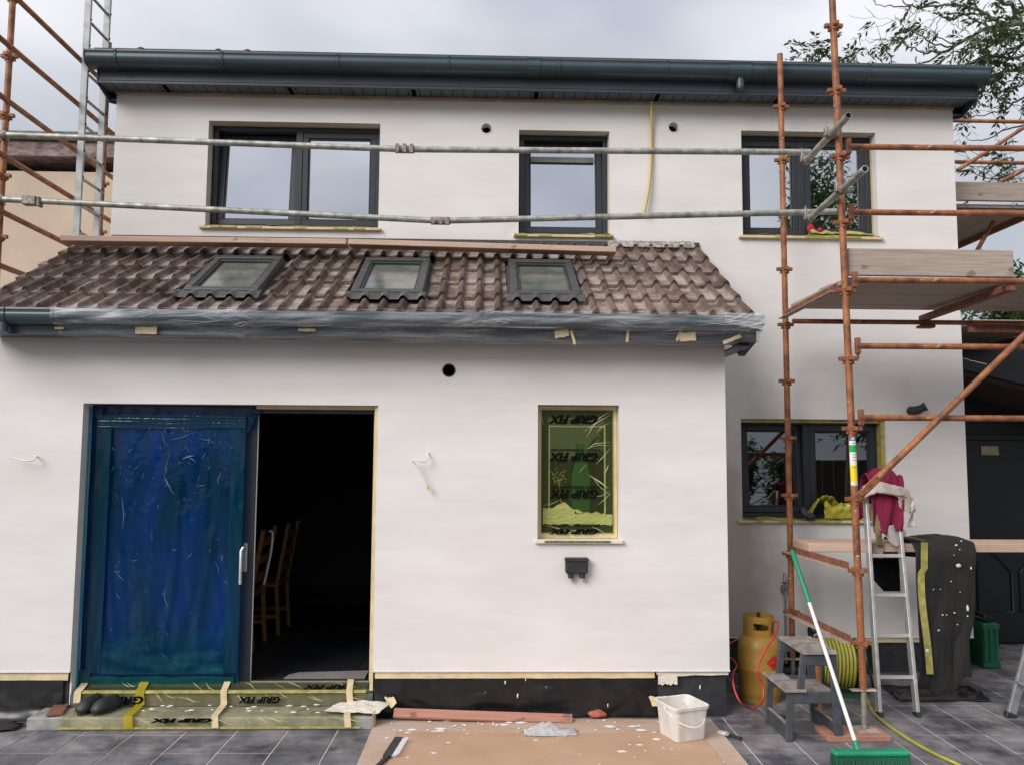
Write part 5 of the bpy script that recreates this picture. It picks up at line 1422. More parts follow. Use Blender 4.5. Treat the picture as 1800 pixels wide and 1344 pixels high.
# clogs
def clog(x, y, rz, label):
    t = thing('clog', (x, y, 0.088), label, 'shoe', 'pair of clogs on the step')
    sole, up = MB(), MB()
    prof = [(-0.0, 0.040), (0.02, 0.046), (0.07, 0.050), (0.14, 0.044), (0.20, 0.038), (0.25, 0.036), (0.275, 0.022)]
    ring = []
    for k in range(24):
        a = 2 * math.pi * k / 24
        yy = 0.135 - 0.14 * math.cos(a); hw = 0.046 + 0.006 * math.cos(a)
        ring.append((hw * math.sin(a), yy))
    sole.prism(ring, 0.0, 0.024, 'XY')
    def ufn(u, v):
        yy = -0.006 + 0.19 * v ** 1.2; a = math.pi * u
        k = math.sqrt(max(0.0, 1 - (1 - min(1, v * 2.0)) ** 2))
        w = 0.053 * max(0.02, k) * (1 - 0.06 * v)
        h = 0.022 + (0.012 + 0.050 * k + 0.012 * v) * math.sin(a) ** 0.75 * max(0.02, k)
        return (-w * math.cos(a), yy + 0.012 * (1 - math.sin(a)) * (v > 0.9), h)
    up.grid(ufn, 14, 10)
    rimp = []
    def heel(u, v):
        a = math.pi * u; yy = 0.17 + 0.11 * math.sin(a)
        return (-0.048 * math.cos(a), yy, 0.022 + 0.035 * v)
    up.grid(heel, 14, 3)
    m = Matrix.Rotation(rz, 3, 'Z')
    for b, nme in ((sole, 'sole'), (up, 'upper')):
        b.rot(m); b.v = [p + Vector((x, y, 0.088)) for p in b.v]
        b.build(nme, 'clog', t, smooth=50, thick=0.006 if nme == 'upper' else 0)
    return t
clog(-2.789, 5.914, R(-12), 'left of two black rubber clogs on the step')
clog(-2.692, 5.913, R(-24), 'right of two black rubber clogs on the step')

# bucket
bk = thing('bucket', (1.274, 5.513, 0.0), 'square white plastic bucket with a wire handle on the hardboard', 'bucket')
BC = Vector((1.317, 5.663, 0.0)); BC.z = 0.02
def rsq(w, r, n=5):
    pts = []
    for cx, cy, a0 in ((1, 1, 0), (-1, 1, 90), (-1, -1, 180), (1, -1, 270)):
        for k in range(n + 1):
            a = R(a0 + 90 * k / n)
            pts.append((cx * (w - r) + r * math.cos(a), cy * (w - r) + r * math.sin(a)))
    return pts
def loft(rings):
    vs, fs = [], []; n = len(rings[0][0])
    for pts, z in rings: vs += [(a, b, z) for a, b in pts]
    for i in range(len(rings) - 1):
        fs += [(i * n + j, i * n + (j + 1) % n, (i + 1) * n + (j + 1) % n, (i + 1) * n + j) for j in range(n)]
    return vs, fs, n
rg = [(rsq(0.108, 0.03), 0.0), (rsq(0.112, 0.03), 0.004), (rsq(0.128, 0.034), 0.20), (rsq(0.137, 0.036), 0.202), (rsq(0.139, 0.036), 0.222), (rsq(0.134, 0.034), 0.226), (rsq(0.125, 0.032), 0.222), (rsq(0.106, 0.028), 0.012)]
vs, fs, n_ = loft(rg)
fs += [tuple(range(n_)), tuple(7 * n_ + j for j in range(n_))]
RB = Matrix.Rotation(R(20), 3, 'Z')
q = MB().add(vs, fs).rot(RB); q.v = [p + BC for p in q.v]
q.build('tub', 'dirty_white', bk, smooth=35)
hp = []
for k in range(17):
    a = math.pi * k / 16
    p = RB @ Vector((-0.140 * math.cos(a), -0.168 * math.sin(a), 0.205 - 0.10 * math.sin(a)))
    hp.append(p + BC)
MB().tube(hp, 0.0045, 8).build('handle', 'white', bk, smooth=60)
sm = MB()
for k in range(14):
    a = rnd.uniform(0, 6.28); 
sm.tube([BC + Vector((0.02, 0.085, 0.12)), BC + Vector((0.05, 0.08, 0.17)), BC + Vector((0.03, 0.09, 0.19))], 0.006, 6)
sm.build('plaster_smear', 'tape', bk, smooth=60)

# hand brush (cut by the lower edge)
hbz = thing('hand_brush', (-0.572, 5.307, 0.0), 'small hand brush with pale bristles lying on the hardboard', 'brush')
p0, p1, p2 = Vector((-0.631, 5.169, 0.0)), Vector((-0.604, 5.279, 0.0)), Vector((-0.57, 5.577, 0.0))
for p in (p0, p1, p2): p.z = 0.03
hb_ = MB().tube([p0 + Vector((-0.03, -0.09, 0)), p0, p1], [0.012, 0.013, 0.016], 10).bar(p1, p2 + (p2 - p1) * 0.1, 0.05, 0.022)
hb_.build('handle', 'clog', hbz, smooth=50)
br_ = MB()
d_ = (p2 - p1); sd = Vector((d_.y, -d_.x, 0)).normalized()
for i in range(14):
    for j in range(4):
        b0 = p1 + d_ * (0.05 + 0.95 * i / 13) + sd * (0.012 * (j - 1.5)) + Vector((0, 0, 0.0))
        br_.tube([b0, b0 + sd * 0.055 + Vector((0, 0, 0.012 * (j - 1.5)))], 0.004, 4)
br_.build('bristles', 'bristle', hbz)
# paint brush on the right edge of the hardboard
pbx = thing('paint_brush', (1.662, 5.714, 0.0), 'dark handled paint brush at the right edge of the hardboard', 'brush')
a, b, c = Vector((1.7, 5.609, 0.02)), Vector((1.647, 5.688, 0.02)), Vector((1.582, 5.745, 0.02))
MB().tube([a, a.lerp(b, 0.4), b], [0.013, 0.010, 0.012], 8).build('handle', 'clog', pbx, smooth=60)
MB().bar(b, b.lerp(c, 0.25), 0.05, 0.016).build('ferrule', 'alu', pbx, bevel=0.003)
MB().bar(b.lerp(c, 0.25), c, 0.05, 0.018).build('bristles', 'dirty_white', pbx, bevel=0.006)
# sponge and rag
def blob(cx, cy, cz, rx, ry, rz, seed, rough=0.25, n=18, m=10):
    def fn(u, v):
        a, b = 2 * math.pi * u, math.pi * v
        d = Vector((math.cos(a) * math.sin(b), math.sin(a) * math.sin(b), -math.cos(b)))
        k = 1 + rough * nz(d.x * 2 + seed, d.y * 2, d.z * 2) + rough * 0.4 * nz(d.x * 6 + seed, d.y * 6, d.z * 6)
        return (cx + d.x * rx * k, cy + d.y * ry * k, max(0.012, cz + d.z * rz * k))
    return MB().grid(fn, n, m)
s0 = Vector((0.804, 6.082, 0.0))
tag(blob(s0.x, s0.y, 0.035, 0.068, 0.04, 0.028, 1).build('sponge', 'brickred', smooth=60), 'crumpled red sponge beside the black membrane', 'sponge')
r0 = Vector((0.419, 5.739, 0.0))
def ragf(u, v):
    x = -0.16 + 0.36 * u; y = -0.09 + 0.18 * v
    h = 0.055 * math.exp(-((u - 0.42) / 0.26) ** 2 - ((v - 0.55) / 0.3) ** 2)
    return (r0.x + x + 0.03 * nz(u * 5, v * 5, 3), r0.y + y * (1 - 0.5 * abs(u - 0.4)), 0.022 + h * (1 + 0.5 * nz(u * 9, v * 9)) + 0.012 * abs(nz(u * 14, v * 14)))
tag(MB().grid(ragf, 30, 18).build('plastic_rag', simple('grey_polythene', (0.45, 0.43, 0.43), 0.4, var=0.2, scale=14), smooth=70, thick=0.002), 'crumpled pale grey plastic rag in the middle of the hardboard', 'rag')

# broom
bm_ = thing('broom', (2.33, 5.176, 0.0), 'broom with a white pole and green head leaning on the scaffold', 'broom')
h0 = Vector((2.296, 5.199, 0.07)); h1 = Vector((2.219, 6.02, 1.207))
h0 = Vector((h0.x, h0.y, 0.10))
d = (h1 - h0)
MB().tube([h0, h0 + d * 0.70], 0.0125, 14).build('pole', 'white', bm_, smooth=40)
MB().tube([h0 + d * 0.70, h0 + d * 0.705, h0 + d * 0.98, h0 + d], [0.0125, 0.0165, 0.0175, 0.010], 14).build('grip', 'green', bm_, smooth=40)
MB().tube([h0 - d * 0.035, h0 + d * 0.03], [0.024, 0.015], 12).build('socket', 'green', bm_, smooth=40)
hc = h0 - d * 0.03
hx = Vector((1, 0.02, 0)); 
MB().box((hc.x - 0.17, hc.y - 0.045, 0.062), (hc.x + 0.30, hc.y + 0.035, 0.098)).build('head', 'green', bm_, bevel=0.012)
bb = MB()
for i in range(58):
    for j in range(8):
        x = hc.x - 0.165 + 0.46 * i / 57; y = hc.y - 0.04 + 0.07 * j / 7
        bb.tube([(x, y, 0.066), (x + rnd.uniform(-0.005, 0.005), y + (j - 3.5) * 0.006, 0.004)], 0.0030, 4, cap=False)
bb.build('bristles', 'dkgreen', bm_)

# two-step stool
stl = thing('step_stool', (2.237, 5.742, 0.0), 'grey two-step wooden stool with spattered treads', 'stool')
n0, n1 = Vector((2.017, 5.611, 0.0)), Vector((2.363, 5.596, 0.0))
SX, SY0, SLEN, SWID = n0.x, (n0.y + n1.y) / 2, n1.x - n0.x, 0.40
def sp_(t, z, k): return Vector((SX + SLEN * t, SY0 + (0.0 if k == 0 else SWID), z))
for k in (0, 1):
    fr = MB()
    fr.bar(sp_(0.0, 0, k), sp_(0.05, 0.315, k), 0.045, 0.024, (0, 1, 0))
    fr.bar(sp_(0.97, 0, k), sp_(0.88, 0.57, k), 0.055, 0.024, (0, 1, 0))
    fr.bar(sp_(0.24, 0.33, k), sp_(0.33, 0.57, k), 0.045, 0.024, (0, 1, 0))
    fr.bar(sp_(0.06, 0.285, k) + Vector((0, 0.0012, 0)), sp_(0.93, 0.285, k) + Vector((0, 0.0012, 0)), 0.075, 0.022, (0, 1, 0))
    fr.bar(sp_(0.33, 0.53, k) + Vector((0, 0.0012, 0)), sp_(0.90, 0.53, k) + Vector((0, 0.0012, 0)), 0.075, 0.022, (0, 1, 0))
    fr.build('side_frame', 'stool', stl, bevel=0.004)
for t in (0.0, 0.97):
    a = sp_(t, 0.055, 0) + Vector((0, 0.013, 0)); b = sp_(t, 0.055, 1) - Vector((0, 0.013, 0))
    r_ = MB().bar(a, b, 0.026, 0.10).build('foot_rail', 'stool', stl, bevel=0.003)
    MB().bar(a + Vector((0, 0, 0.051)), b + Vector((0, 0, 0.051)), 0.024, 0.003).build('dusty_edge', 'tread', r_)
MB().bar(sp_(0.13, 0.332, 0) + Vector((0, -0.03, 0)), sp_(0.13, 0.332, 1) + Vector((0, 0.03, 0)), 0.145, 0.018).build('tread', 'tread', stl, bevel=0.003)
tt = part('tread', sp_(0.6, 0.585, 0), stl)
xa, xb, ya, yb = SX + SLEN * 0.28, SX + SLEN * 0.95, SY0 - 0.03, SY0 + SWID + 0.03
ym = (ya + yb) / 2; xm = (xa + xb) / 2
MB().box((xa, ya, 0.572), (xb, ym - 0.05, 0.592)).box((xa, ym + 0.05, 0.572), (xb, yb, 0.592)).box((xa, ym - 0.05, 0.572), (xm - 0.016, ym + 0.05, 0.592)).box((xm + 0.016, ym - 0.05, 0.572), (xb, ym + 0.05, 0.592)).build('board', 'tread', tt)
MB().bar(sp_(0.6, 0.30, 0) + Vector((0.02, 0.02, 0)), sp_(0.6, 0.30, 1) + Vector((0.02, -0.02, 0)), 0.22, 0.012).build('lower_shelf', 'tread', stl)

# gas cylinder
gc = Vector((2.138, 6.551, 0.0)); gc.z = 0
gy = thing('gas_cylinder', gc, 'ochre gas cylinder with a red hose beside the extension corner', 'gas cylinder')
GR = 0.163
MB().lathe([(0.0, 0.012), (GR * 0.85, 0.012), (GR * 0.97, 0.05), (GR, 0.09), (GR, 0.235), (GR + 0.002, 0.24), (GR + 0.002, 0.25), (GR, 0.255), (GR, 0.40), (GR * 0.96, 0.44), (GR * 0.83, 0.48), (GR * 0.6, 0.505), (GR * 0.3, 0.515), (0.0, 0.517)], gc, 36).build('body', 'gas', gy, smooth=40)
MB().lathe([(GR * 0.86, 0.0), (GR * 0.90, 0.0), (GR * 0.94, 0.05), (GR * 0.90, 0.055), (GR * 0.86, 0.05), (GR * 0.84, 0.0)], gc, 36).build('foot_ring', 'gas', gy, smooth=40)
SH = 0.118
sh = MB()
nn = 48
for k in range(nn):
    a0, a1 = 360 * k / nn, 360 * (k + 1) / nn
    am = (a0 + a1) / 2
    slots = []
    if 235 < am < 290 or 20 < am < 65 or 120 < am < 165: zr = [(0.49, 0.545), (0.595, 0.645)]
    elif 300 < am < 352: zr = [(0.575, 0.645)] if am > 345 or am < 306 else [(0.628, 0.645)]
    else: zr = [(0.49, 0.645)]
    for z0, z1 in zr:
        vs = [(gc.x + r_ * math.cos(R(a)), gc.y + r_ * math.sin(R(a)), z) for z in (z0, z1) for r_, a in ((SH, a0), (SH, a1), (SH - 0.004, a1), (SH - 0.004, a0))]
        sh.add(vs, [(0, 1, 5, 4), (2, 3, 7, 6), (4, 5, 6, 7), (0, 3, 2, 1), (1, 2, 6, 5), (3, 0, 4, 7)])
sh.build('collar', 'gas', gy)
MB().tube([gc + Vector((0, 0, 0.51)), gc + Vector((0, 0, 0.585))], 0.02, 12).tube([gc + Vector((-0.045, -0.03, 0.58)), gc + Vector((0.05, 0.03, 0.58))], 0.018, 10).tube([gc + Vector((0.0, 0.0, 0.58)), gc + Vector((0, 0, 0.665))], 0.014, 10).build('valve', 'clog', gy, smooth=40)
def on_cyl(a, z, r_=GR + 0.0015): return (gc.x + r_ * math.cos(R(a)), gc.y + r_ * math.sin(R(a)), z)
dm = MB(); cen, half, zc = 292, 22, 0.315
vs = []
for i in range(9):
    t = i / 8 * 2 - 1
    h = 0.058 * (1 - abs(t))
    vs += [on_cyl(cen + half * t, zc - h), on_cyl(cen + half * t, zc + h)]
lb = dm.add(vs, [(2 * i, 2 * i + 2, 2 * i + 3, 2 * i + 1) for i in range(8)]).build('hazard_label', 'redsign', gy)
MB().add([on_cyl(cen - 1.2, zc + 0.005, GR + 0.003), on_cyl(cen + 1.2, zc + 0.005, GR + 0.003), on_cyl(cen, zc + 0.035, GR + 0.003)], [(0, 1, 2)]).add([on_cyl(cen - 12, zc - 0.003, GR + 0.003), on_cyl(cen, zc - 0.003, GR + 0.003), on_cyl(cen + 12, zc - 0.003, GR + 0.003), on_cyl(cen + 12, zc + 0.0, GR + 0.003), on_cyl(cen, zc + 0.0, GR + 0.003), on_cyl(cen - 12, zc + 0.0, GR + 0.003)], [(0, 1, 4, 5), (1, 2, 3, 4)]).build('hazard_print', simple('pale_red_print', (0.70, 0.25, 0.2), 0.5), lb)
def smooth_path(pts, n=8):
    pts = [Vector(p) for p in pts]; out = []
    for i in range(len(pts) - 1):
        p0_, p1_, p2_, p3_ = pts[max(0, i - 1)], pts[i], pts[i + 1], pts[min(len(pts) - 1, i + 2)]
        for k in range(n):
            t = k / n
            out.append(0.5 * ((2 * p1_) + (p2_ - p0_) * t + (2 * p0_ - 5 * p1_ + 4 * p2_ - p3_) * t * t + (3 * p1_ - p0_ - 3 * p2_ + p3_) * t ** 3))
    return out + [pts[-1]]
rh = smooth_path([gc + Vector((0.04, 0.0, 0.58)), gc + Vector((0.13, -0.06, 0.60)), (2.139, 6.2, 0.557), (2.014, 6.1, 0.445), (1.961, 6.06, 0.334), (2.0, 6.06, 0.234), (1.987, 6.04, 0.132), (1.977, 6.245, 0.022), (1.853, 6.1, 0.103), (1.819, 6.15, 0.189), (1.838, 6.25, 0.265), (1.94, 6.5, 0.285), (1.95, 6.9, 0.30), (2.2, 7.15, 0.35)])
tag(MB().tube(rh, 0.0075, 8).build('gas_hose', 'red', smooth=60), 'thin red rubber hose looping from the gas cylinder', 'hose')

# hose reel
hr = Vector((2.83, 6.72, 0))
hl = thing('hose_reel', hr, 'green hose reel wound with yellow-green hose behind the stool', 'hose reel')
hax = Matrix.Rotation(R(-14), 3, 'Z')
def reel(b, nm, mat, sm=40):
    b.rot(hax); b.v = [p + hr for p in b.v]
    return b.build(nm, mat, hl, smooth=sm)
for x0 in (-0.16, 0.13):
    reel(MB().lathe([(0.0, 0.0), (0.20, 0.0), (0.205, 0.012), (0.20, 0.024), (0.0, 0.024)], (x0, 0, 0.235), 32, 'X'), 'flange', 'dkgreen')
co = MB()
for k in range(9):
    for j in range(2):
        x = -0.12 + 0.0275 * k + 0.012 * j; rr = 0.178 - 0.024 * j
        co.tube([(x + 0.004 * math.sin(q_ * 0.5), rr * math.cos(q_ * 2 * math.pi / 36) * (1 + 0.02 * nz(k, q_ * 0.3)), 0.235 + rr * math.sin(q_ * 2 * math.pi / 36)) for q_ in range(36)], 0.0118, 7, close=True)
reel(co, 'wound_hose', 'yhose', 60)
reel(MB().bar((-0.17, -0.12, 0.01), (-0.17, 0.0, 0.24), 0.03, 0.03).bar((-0.17, 0.12, 0.01), (-0.17, 0.0, 0.24), 0.03, 0.03).bar((0.17, -0.12, 0.01), (0.17, 0.0, 0.24), 0.03, 0.03).bar((0.17, 0.12, 0.01), (0.17, 0.0, 0.24), 0.03, 0.03).bar((-0.18, -0.13, 0.012), (0.18, -0.13, 0.012), 0.03, 0.02), 'stand', 'dkgreen')
reel(MB().tube(smooth_path([(-0.17, 0.02, 0.28), (-0.20, 0.02, 0.44), (-0.20, 0.0, 0.50), (-0.17, -0.03, 0.47)]), 0.022, 10), 'carry_handle', 'clog', 60)
gh = smooth_path([(2.952, 6.5, 0.392), (2.921, 6.4, 0.309), (3.173, 6.85, 0.015), (3.08, 6.721, 0.015), (2.921, 6.707, 0.015), (2.796, 6.739, 0.015)])
tag(MB().tube(gh, 0.010, 8).build('hose_loop', 'ghose', smooth=60), 'dark green hose loop on the paving in front of the reel', 'hose')
yh = smooth_path([(2.82, 6.3, 0.208), (2.992, 6.592, 0.012), (2.867, 6.22, 0.012), (2.827, 5.936, 0.012), (2.827, 5.588, 0.012), (2.857, 5.328, 0.012), (2.905, 5.127, 0.012), (2.907, 4.899, 0.012), (2.899, 4.529, 0.012)])
tag(MB().tube(yh, 0.0105, 8).build('garden_hose', 'yhose', smooth=60), 'yellow-green garden hose trailing across the paving to the lower right', 'hose')

# sole plate under the front jack and the loose orange pipe
sob = MB().bar((2.245 + 0.03, 5.70, 0.020), (2.70, 5.70, 0.020), 0.22, 0.038, (0, 0, 1))
tag(sob.build('sole_board', 'batten', bevel=0.003), 'short timber board under the foot of the front scaffold standard', 'board')
tag(MB().box((2.44, 6.77, 0.0), (2.59, 6.95, 0.04)).build('sole_board', 'batten', bevel=0.003), 'timber block under the foot of the rear scaffold standard', 'board')
px_ = Vector((2.48, 6.277, 0.0))
tag(MB().pipe((px_.x, px_.y, 0.004), (px_.x, px_.y, 0.52), 0.034, 0.029, 18).build('clay_pipe', simple('terracotta_pipe', (0.42, 0.16, 0.075), 0.7, scale=12), smooth=40), 'orange pipe standing on end behind the stool', 'pipe')
tp_ = thing('water_tap', (2.50, 7.27, 0), 'thin grey water pipe and tap on the wall behind the rear standard', 'tap')
tx, ty = 2.6, 7.25
MB().tube([(tx, ty, 0.1), (tx, ty, 0.86)], 0.011, 10).tube([(tx, ty, 0.86), (tx, ty - 0.03, 0.87), (tx - 0.02, ty - 0.06, 0.80)], 0.010, 8).build('pipe', 'alu_dull', tp_, smooth=40)
MB().box((tx - 0.03, ty - 0.02, 0.70), (tx + 0.03, ty + 0.02, 0.76)).tube([(tx - 0.035, ty - 0.025, 0.79), (tx + 0.03, ty - 0.025, 0.79)], 0.008, 8).build('tap_body', 'clamp', tp_, bevel=0.006)

# ================================================================== trestle plank and what hangs on it
plank('trestle_plank', (2.52, 6.47, 1.142), (5.3, 6.82, 1.208), 'thick plank set across the scaffold at waist height', 'plank', 'timber')
MB().bar((4.97, 5.765, 1.12), (4.97, BY - 0.065, 1.12), 0.05, 0.044).build('transom', 'rust', rs)
sh_ = thing('draped_membrane', (3.62, 6.45, 0.0), 'paint spotted black membrane draped over the waist high plank', 'membrane')
def drape(u, v):
    path = [(6.86, 1.06), (6.84, 1.16), (6.81, 1.226), (6.62, 1.240), (6.468, 1.218), (6.43, 1.12), (6.43, 0.85), (6.44, 0.60), (6.44, 0.44), (6.445, 0.30), (6.45, 0.18), (6.455, 0.10)]
    t = v * (len(path) - 1); i = min(int(t), len(path) - 2); f = t - i
    y = path[i][0] * (1 - f) + path[i + 1][0] * f; z = path[i][1] * (1 - f) + path[i + 1][1] * f
    hang = max(0, min(1, (v - 0.40) * 3)); low = max(0, v - 0.6) / 0.4
    xl = 3.36 - 0.16 * max(0, 1 - v / 0.42) + 0.02 * math.sin(v * 9) - 0.05 * low
    xr = 3.83 - 0.10 * hang * min(1, max(0, (v - 0.42) / 0.3)) + 0.03 * low + 0.015 * nz(v * 9, 4)
    x = xl + (xr - xl) * u
    if v < 0.45: z += 0.030 * max(0, math.sin(math.pi * min(1, (1 - u) * 1.3))) * min(1, v / 0.3)
    fold = 0.014 * (abs(math.sin(u * 6 + v * 2 + 1.5 * nz(v * 3, u))) * 2 - 1) + 0.018 * nz(u * 5, v * 2.5, 2) + 0.008 * nz(u * 14, v * 6, 4)
    if v > 0.72: z += 0.12 * low * (nz(u * 4, 3.0) + 0.25 * nz(u * 19, 7.0)) + 0.10 * low * (u > 0.75) * (u - 0.75) * 4
    return (x, y - hang * fold * 0.75 - 0.002, max(0.006, z + 0.008 * nz(u * 8, v * 9)))
def mat_spotted():
    m, n, l, bs = new_mat('spotted_black_membrane')
    no = noise_node(n, l, 3, 5, 0.6)
    base = ramp(n, l, no.outputs['Fac'], 0.3, (0.007, 0.007, 0.0075), 0.7, (0.024, 0.022, 0.020)).outputs['Color']
    base = splash(n, l, base, (0.62, 0.60, 0.56), 26, 0.75, 2.0)
    base = splash(n, l, base, (0.66, 0.64, 0.60), 11, 0.765, 6.0)
    l.new(base, bs.inputs['Base Color']); bs.inputs['Roughness'].default_value = 0.75
    return m
M['spotted'] = mat_spotted()
MB().grid(drape, 40, 90).build('sheet', 'spotted', sh_, smooth=80, thick=0.003)
for c, r_, e in (((3.66, 6.392, 1.05), 0.022, 0.6), ((3.758, 6.392, 1.029), 0.006, 1.8), ((3.719, 6.392, 0.726), 0.01, 2.2), ((3.402, 6.392, 0.494), 0.011, 1.8), ((3.39, 6.392, 0.404), 0.016, 1.2), ((3.615, 6.392, 0.691), 0.008, 0.7), ((3.52, 6.392, 0.674), 0.007, 0.8), ((3.551, 6.392, 0.674), 0.005, 0.8), ((3.649, 6.392, 1.207), 0.012, 0.6), ((3.674, 6.392, 1.172), 0.007, 0.6), ((3.485, 6.392, 0.558), 0.008, 0.8), ((3.633, 6.392, 0.601), 0.005, 1), ((3.597, 6.392, 0.929), 0.005, 1), ((3.456, 6.392, 0.868), 0.004, 1), ((3.51, 6.392, 0.868), 0.004, 1), ((3.627, 6.392, 1.129), 0.004, 1), ((3.665, 6.392, 0.847), 0.004, 1), ((3.716, 6.392, 0.665), 0.006, 1.2), ((3.69, 6.392, 1.238), 0.009, 0.5)):
    b_ = MB().lathe([(0.0, 0.004), (r_ * 0.6, 0.003), (r_, 0.0)], (0, 0, 0), 10, 'Z')
    b_.rot(Matrix.Rotation(R(90), 3, 'X')); ph = rnd.random() * 9
    b_.v = [Vector((c[0] + p.x * (1 + 0.5 * nz(p.x * 90 + ph, p.z * 90)), c[1] + p.y, c[2] + p.z * e * (1 + 0.5 * nz(p.z * 90 + ph, p.x * 90)))) for p in b_.v]
    b_.build('plaster_splash', 'white', sh_, smooth=60)
MB().grid(lambda u, v: (3.375 + 0.055 * u - 0.03 * math.sin(v * 4.0) * (v > 0.2) - 0.012 * v, 6.40 + 0.012 * math.sin(v * 7), 1.225 - 1.0 * v), 3, 30).grid(lambda u, v: (3.23 + 0.19 * v, 6.50 + 0.10 * u - 0.09 * v, 1.262 - 0.03 * v + 0.012 * math.sin(v * 3)), 2, 8).build('tape_edge', 'ytape', sh_, thick=0.002)
MB().grid(lambda u, v: (3.20 + 0.72 * u + 0.05 * v, 6.46 + 0.42 * v + 0.03 * nz(u * 5, v), 0.012 + 0.05 * abs(nz(u * 5, v * 4, 2)) * math.sin(math.pi * v)), 30, 12).build('floor_end', 'black', sh_, smooth=70, thick=0.003)
MB().prism([(3.16, 1.13), (3.42, 1.13), (3.42, 0.78), (3.28, 0.78), (3.19, 0.88)], 6.84, 6.844, 'XZ').build('rear_flap', 'black', sh_)

# cloths heaped on the ladder top
cl1 = thing('cloth', (3.10, 6.5, 1.5), 'magenta cloth heaped over the top of the leaning ladder', 'cloth')
def mag(u, v):
    x = 2.985 + 0.30 * u
    path = [(6.62, 1.38), (6.60, 1.60), (6.54, 1.735), (6.47, 1.74), (6.425, 1.66), (6.41, 1.52), (6.40, 1.38), (6.405, 1.30)]
    t = v * (len(path) - 1); i = min(int(t), len(path) - 2); f = t - i
    y = path[i][0] * (1 - f) + path[i + 1][0] * f; z = path[i][1] * (1 - f) + path[i + 1][1] * f
    hang = max(0, v - 0.45) * 1.8
    return (x - 0.02 * hang + 0.10 * hang * (0.5 - u) * 0.9, y - 0.018 * math.sin(u * 12 + v * 3) * hang + 0.02 * nz(u * 5, v * 6), z + 0.05 * nz(u * 4, v * 3, 2) + (0.05 * math.sin(3 * u) if v < 0.6 else 0))
MB().grid(mag, 34, 44).build('sheet', 'magenta', cl1, smooth=80, thick=0.004)
cl2 = thing('dust_sheet', (3.12, 6.44, 1.6), 'grubby folded dust sheet draped across the ladder top', 'cloth')
for k in range(4):
    pts = smooth_path([(2.90 + 0.01 * k, 6.44 - 0.012 * k, 1.585 - 0.02 * k + 0.05 * (k == 3)), (3.02, 6.395 - 0.01 * k, 1.675 - 0.019 * k), (3.15, 6.395 - 0.008 * k, 1.655 - 0.017 * k), (3.27, 6.41, 1.625 - 0.015 * k), (3.31, 6.44, 1.56 - 0.016 * k)], 6)
    MB().tube([p + Vector((0, 0.01 * nz(i * 0.7, k), 0.008 * nz(i * 0.9, k * 3.0))) for i, p in enumerate(pts)], 0.0165, 7).build('fold', 'rag', cl2, smooth=50)
def ragend(u, v):
    return (3.19 + 0.15 * u + 0.02 * v + 0.02 * nz(u * 5, v * 4), 6.385 + 0.05 * u + 0.012 * math.sin(u * 9) * v, 1.60 - 0.13 * v * (1 - 0.3 * abs(u - 0.5)) - 0.03 * u)
MB().grid(ragend, 12, 10).build('hanging_end', 'rag', cl2, smooth=70, thick=0.003)
def ragtail(u, v):
    return (3.30 + 0.045 * u + 0.01 * nz(v * 6, u), 6.43 + 0.02 * math.sin(v * 8 + u * 3), 1.56 - 0.22 * v)
MB().grid(ragtail, 4, 14).build('hanging_tail', 'rag', cl2, smooth=70, thick=0.004)
def ragr(u, v):
    return (3.04 + 0.17 * u + 0.06 * v, 6.405 + 0.015 * math.sin(u * 9), 1.345 - 0.15 * v * (0.4 + math.sin(u * 3.1) * 0.7) + 0.02 * u)
MB().grid(ragr, 12, 10).build('lower_end', simple('pale_sacking', (0.47, 0.42, 0.40), 0.95), cl2, smooth=70, thick=0.003)
def stripc(u, v): return (2.985 + 0.055 * u + 0.05 * v, 6.42 + 0.012 * math.sin(v * 6 + u * 2), 1.52 - 0.33 * v)
tag(MB().grid(stripc, 5, 20).build('rag_strip', simple('olive_rag', (0.28, 0.21, 0.10), 0.95, scale=20, c2=(0.16, 0.12, 0.06)), smooth=70, thick=0.005), 'olive brown rag hanging inside the ladder top', 'cloth')
tag(MB().box((3.02, 6.452, 1.10), (3.10, 6.468, 1.215)).rot(Matrix.Rotation(R(8), 3, 'Y'), (3.05, 6.46, 1.15)).build('timber_offcut', 'board', bevel=0.002), 'short grey timber offcut against the waist high plank', 'board')
# yellow plastic on the ground floor sill
yr = thing('film_scrap', (2.98, 7.3, 1.33), 'bunched yellow plastic film on the ground floor window sill', 'plastic film')
def yrag(u, v):
    a = math.pi * u
    x = 2.86 + 0.30 * u; arch = math.sin(a) ** 0.6
    return (x + 0.02 * nz(u * 5, v * 5), 7.28 + 0.13 * v + 0.02 * nz(u * 7, v * 3), 1.335 + 0.20 * arch * (1 - 0.35 * v) + 0.03 * nz(u * 9, v * 6, 2))
MB().grid(yrag, 34, 10).build('arch', 'yrag', yr, smooth=70, thick=0.003)
def yrag2(u, v):
    return (2.98 + 0.24 * u, 7.27 + 0.06 * nz(u * 4, v * 3) * v, 1.335 + (0.14 + 0.05 * nz(u * 6, 1)) * v)
MB().grid(yrag2, 16, 8).build('bunch', 'yrag', yr, smooth=70, thick=0.003)
yq = thing('film_scrap', (3.2, 7.3, 3.88), 'bunched green-yellow film on the right upper window sill', 'plastic film')
MB().grid(lambda u, v: (2.93 + 0.6 * u, 7.285 + 0.11 * v, 3.885 + (0.055 + 0.035 * nz(u * 9, v * 2)) * math.sin(math.pi * min(1, v * 1.2 + 0.1)) * (1 - 0.5 * u)), 40, 8).build('sheet', 'ytape', yq, smooth=70, thick=0.003)
for k, (x, r_) in enumerate(((2.965, 0.036), (3.05, 0.022))):
    tag(blob(x, 7.385, 3.935 + r_, r_, 0.024, r_ * 1.3, k, 0.15).build('red_bundle', simple('red_fabric', (0.45, 0.02, 0.05), 0.8), smooth=60), ('larger' if k == 0 else 'smaller') + ' red bundle at the foot of the right upper window', 'bundle')
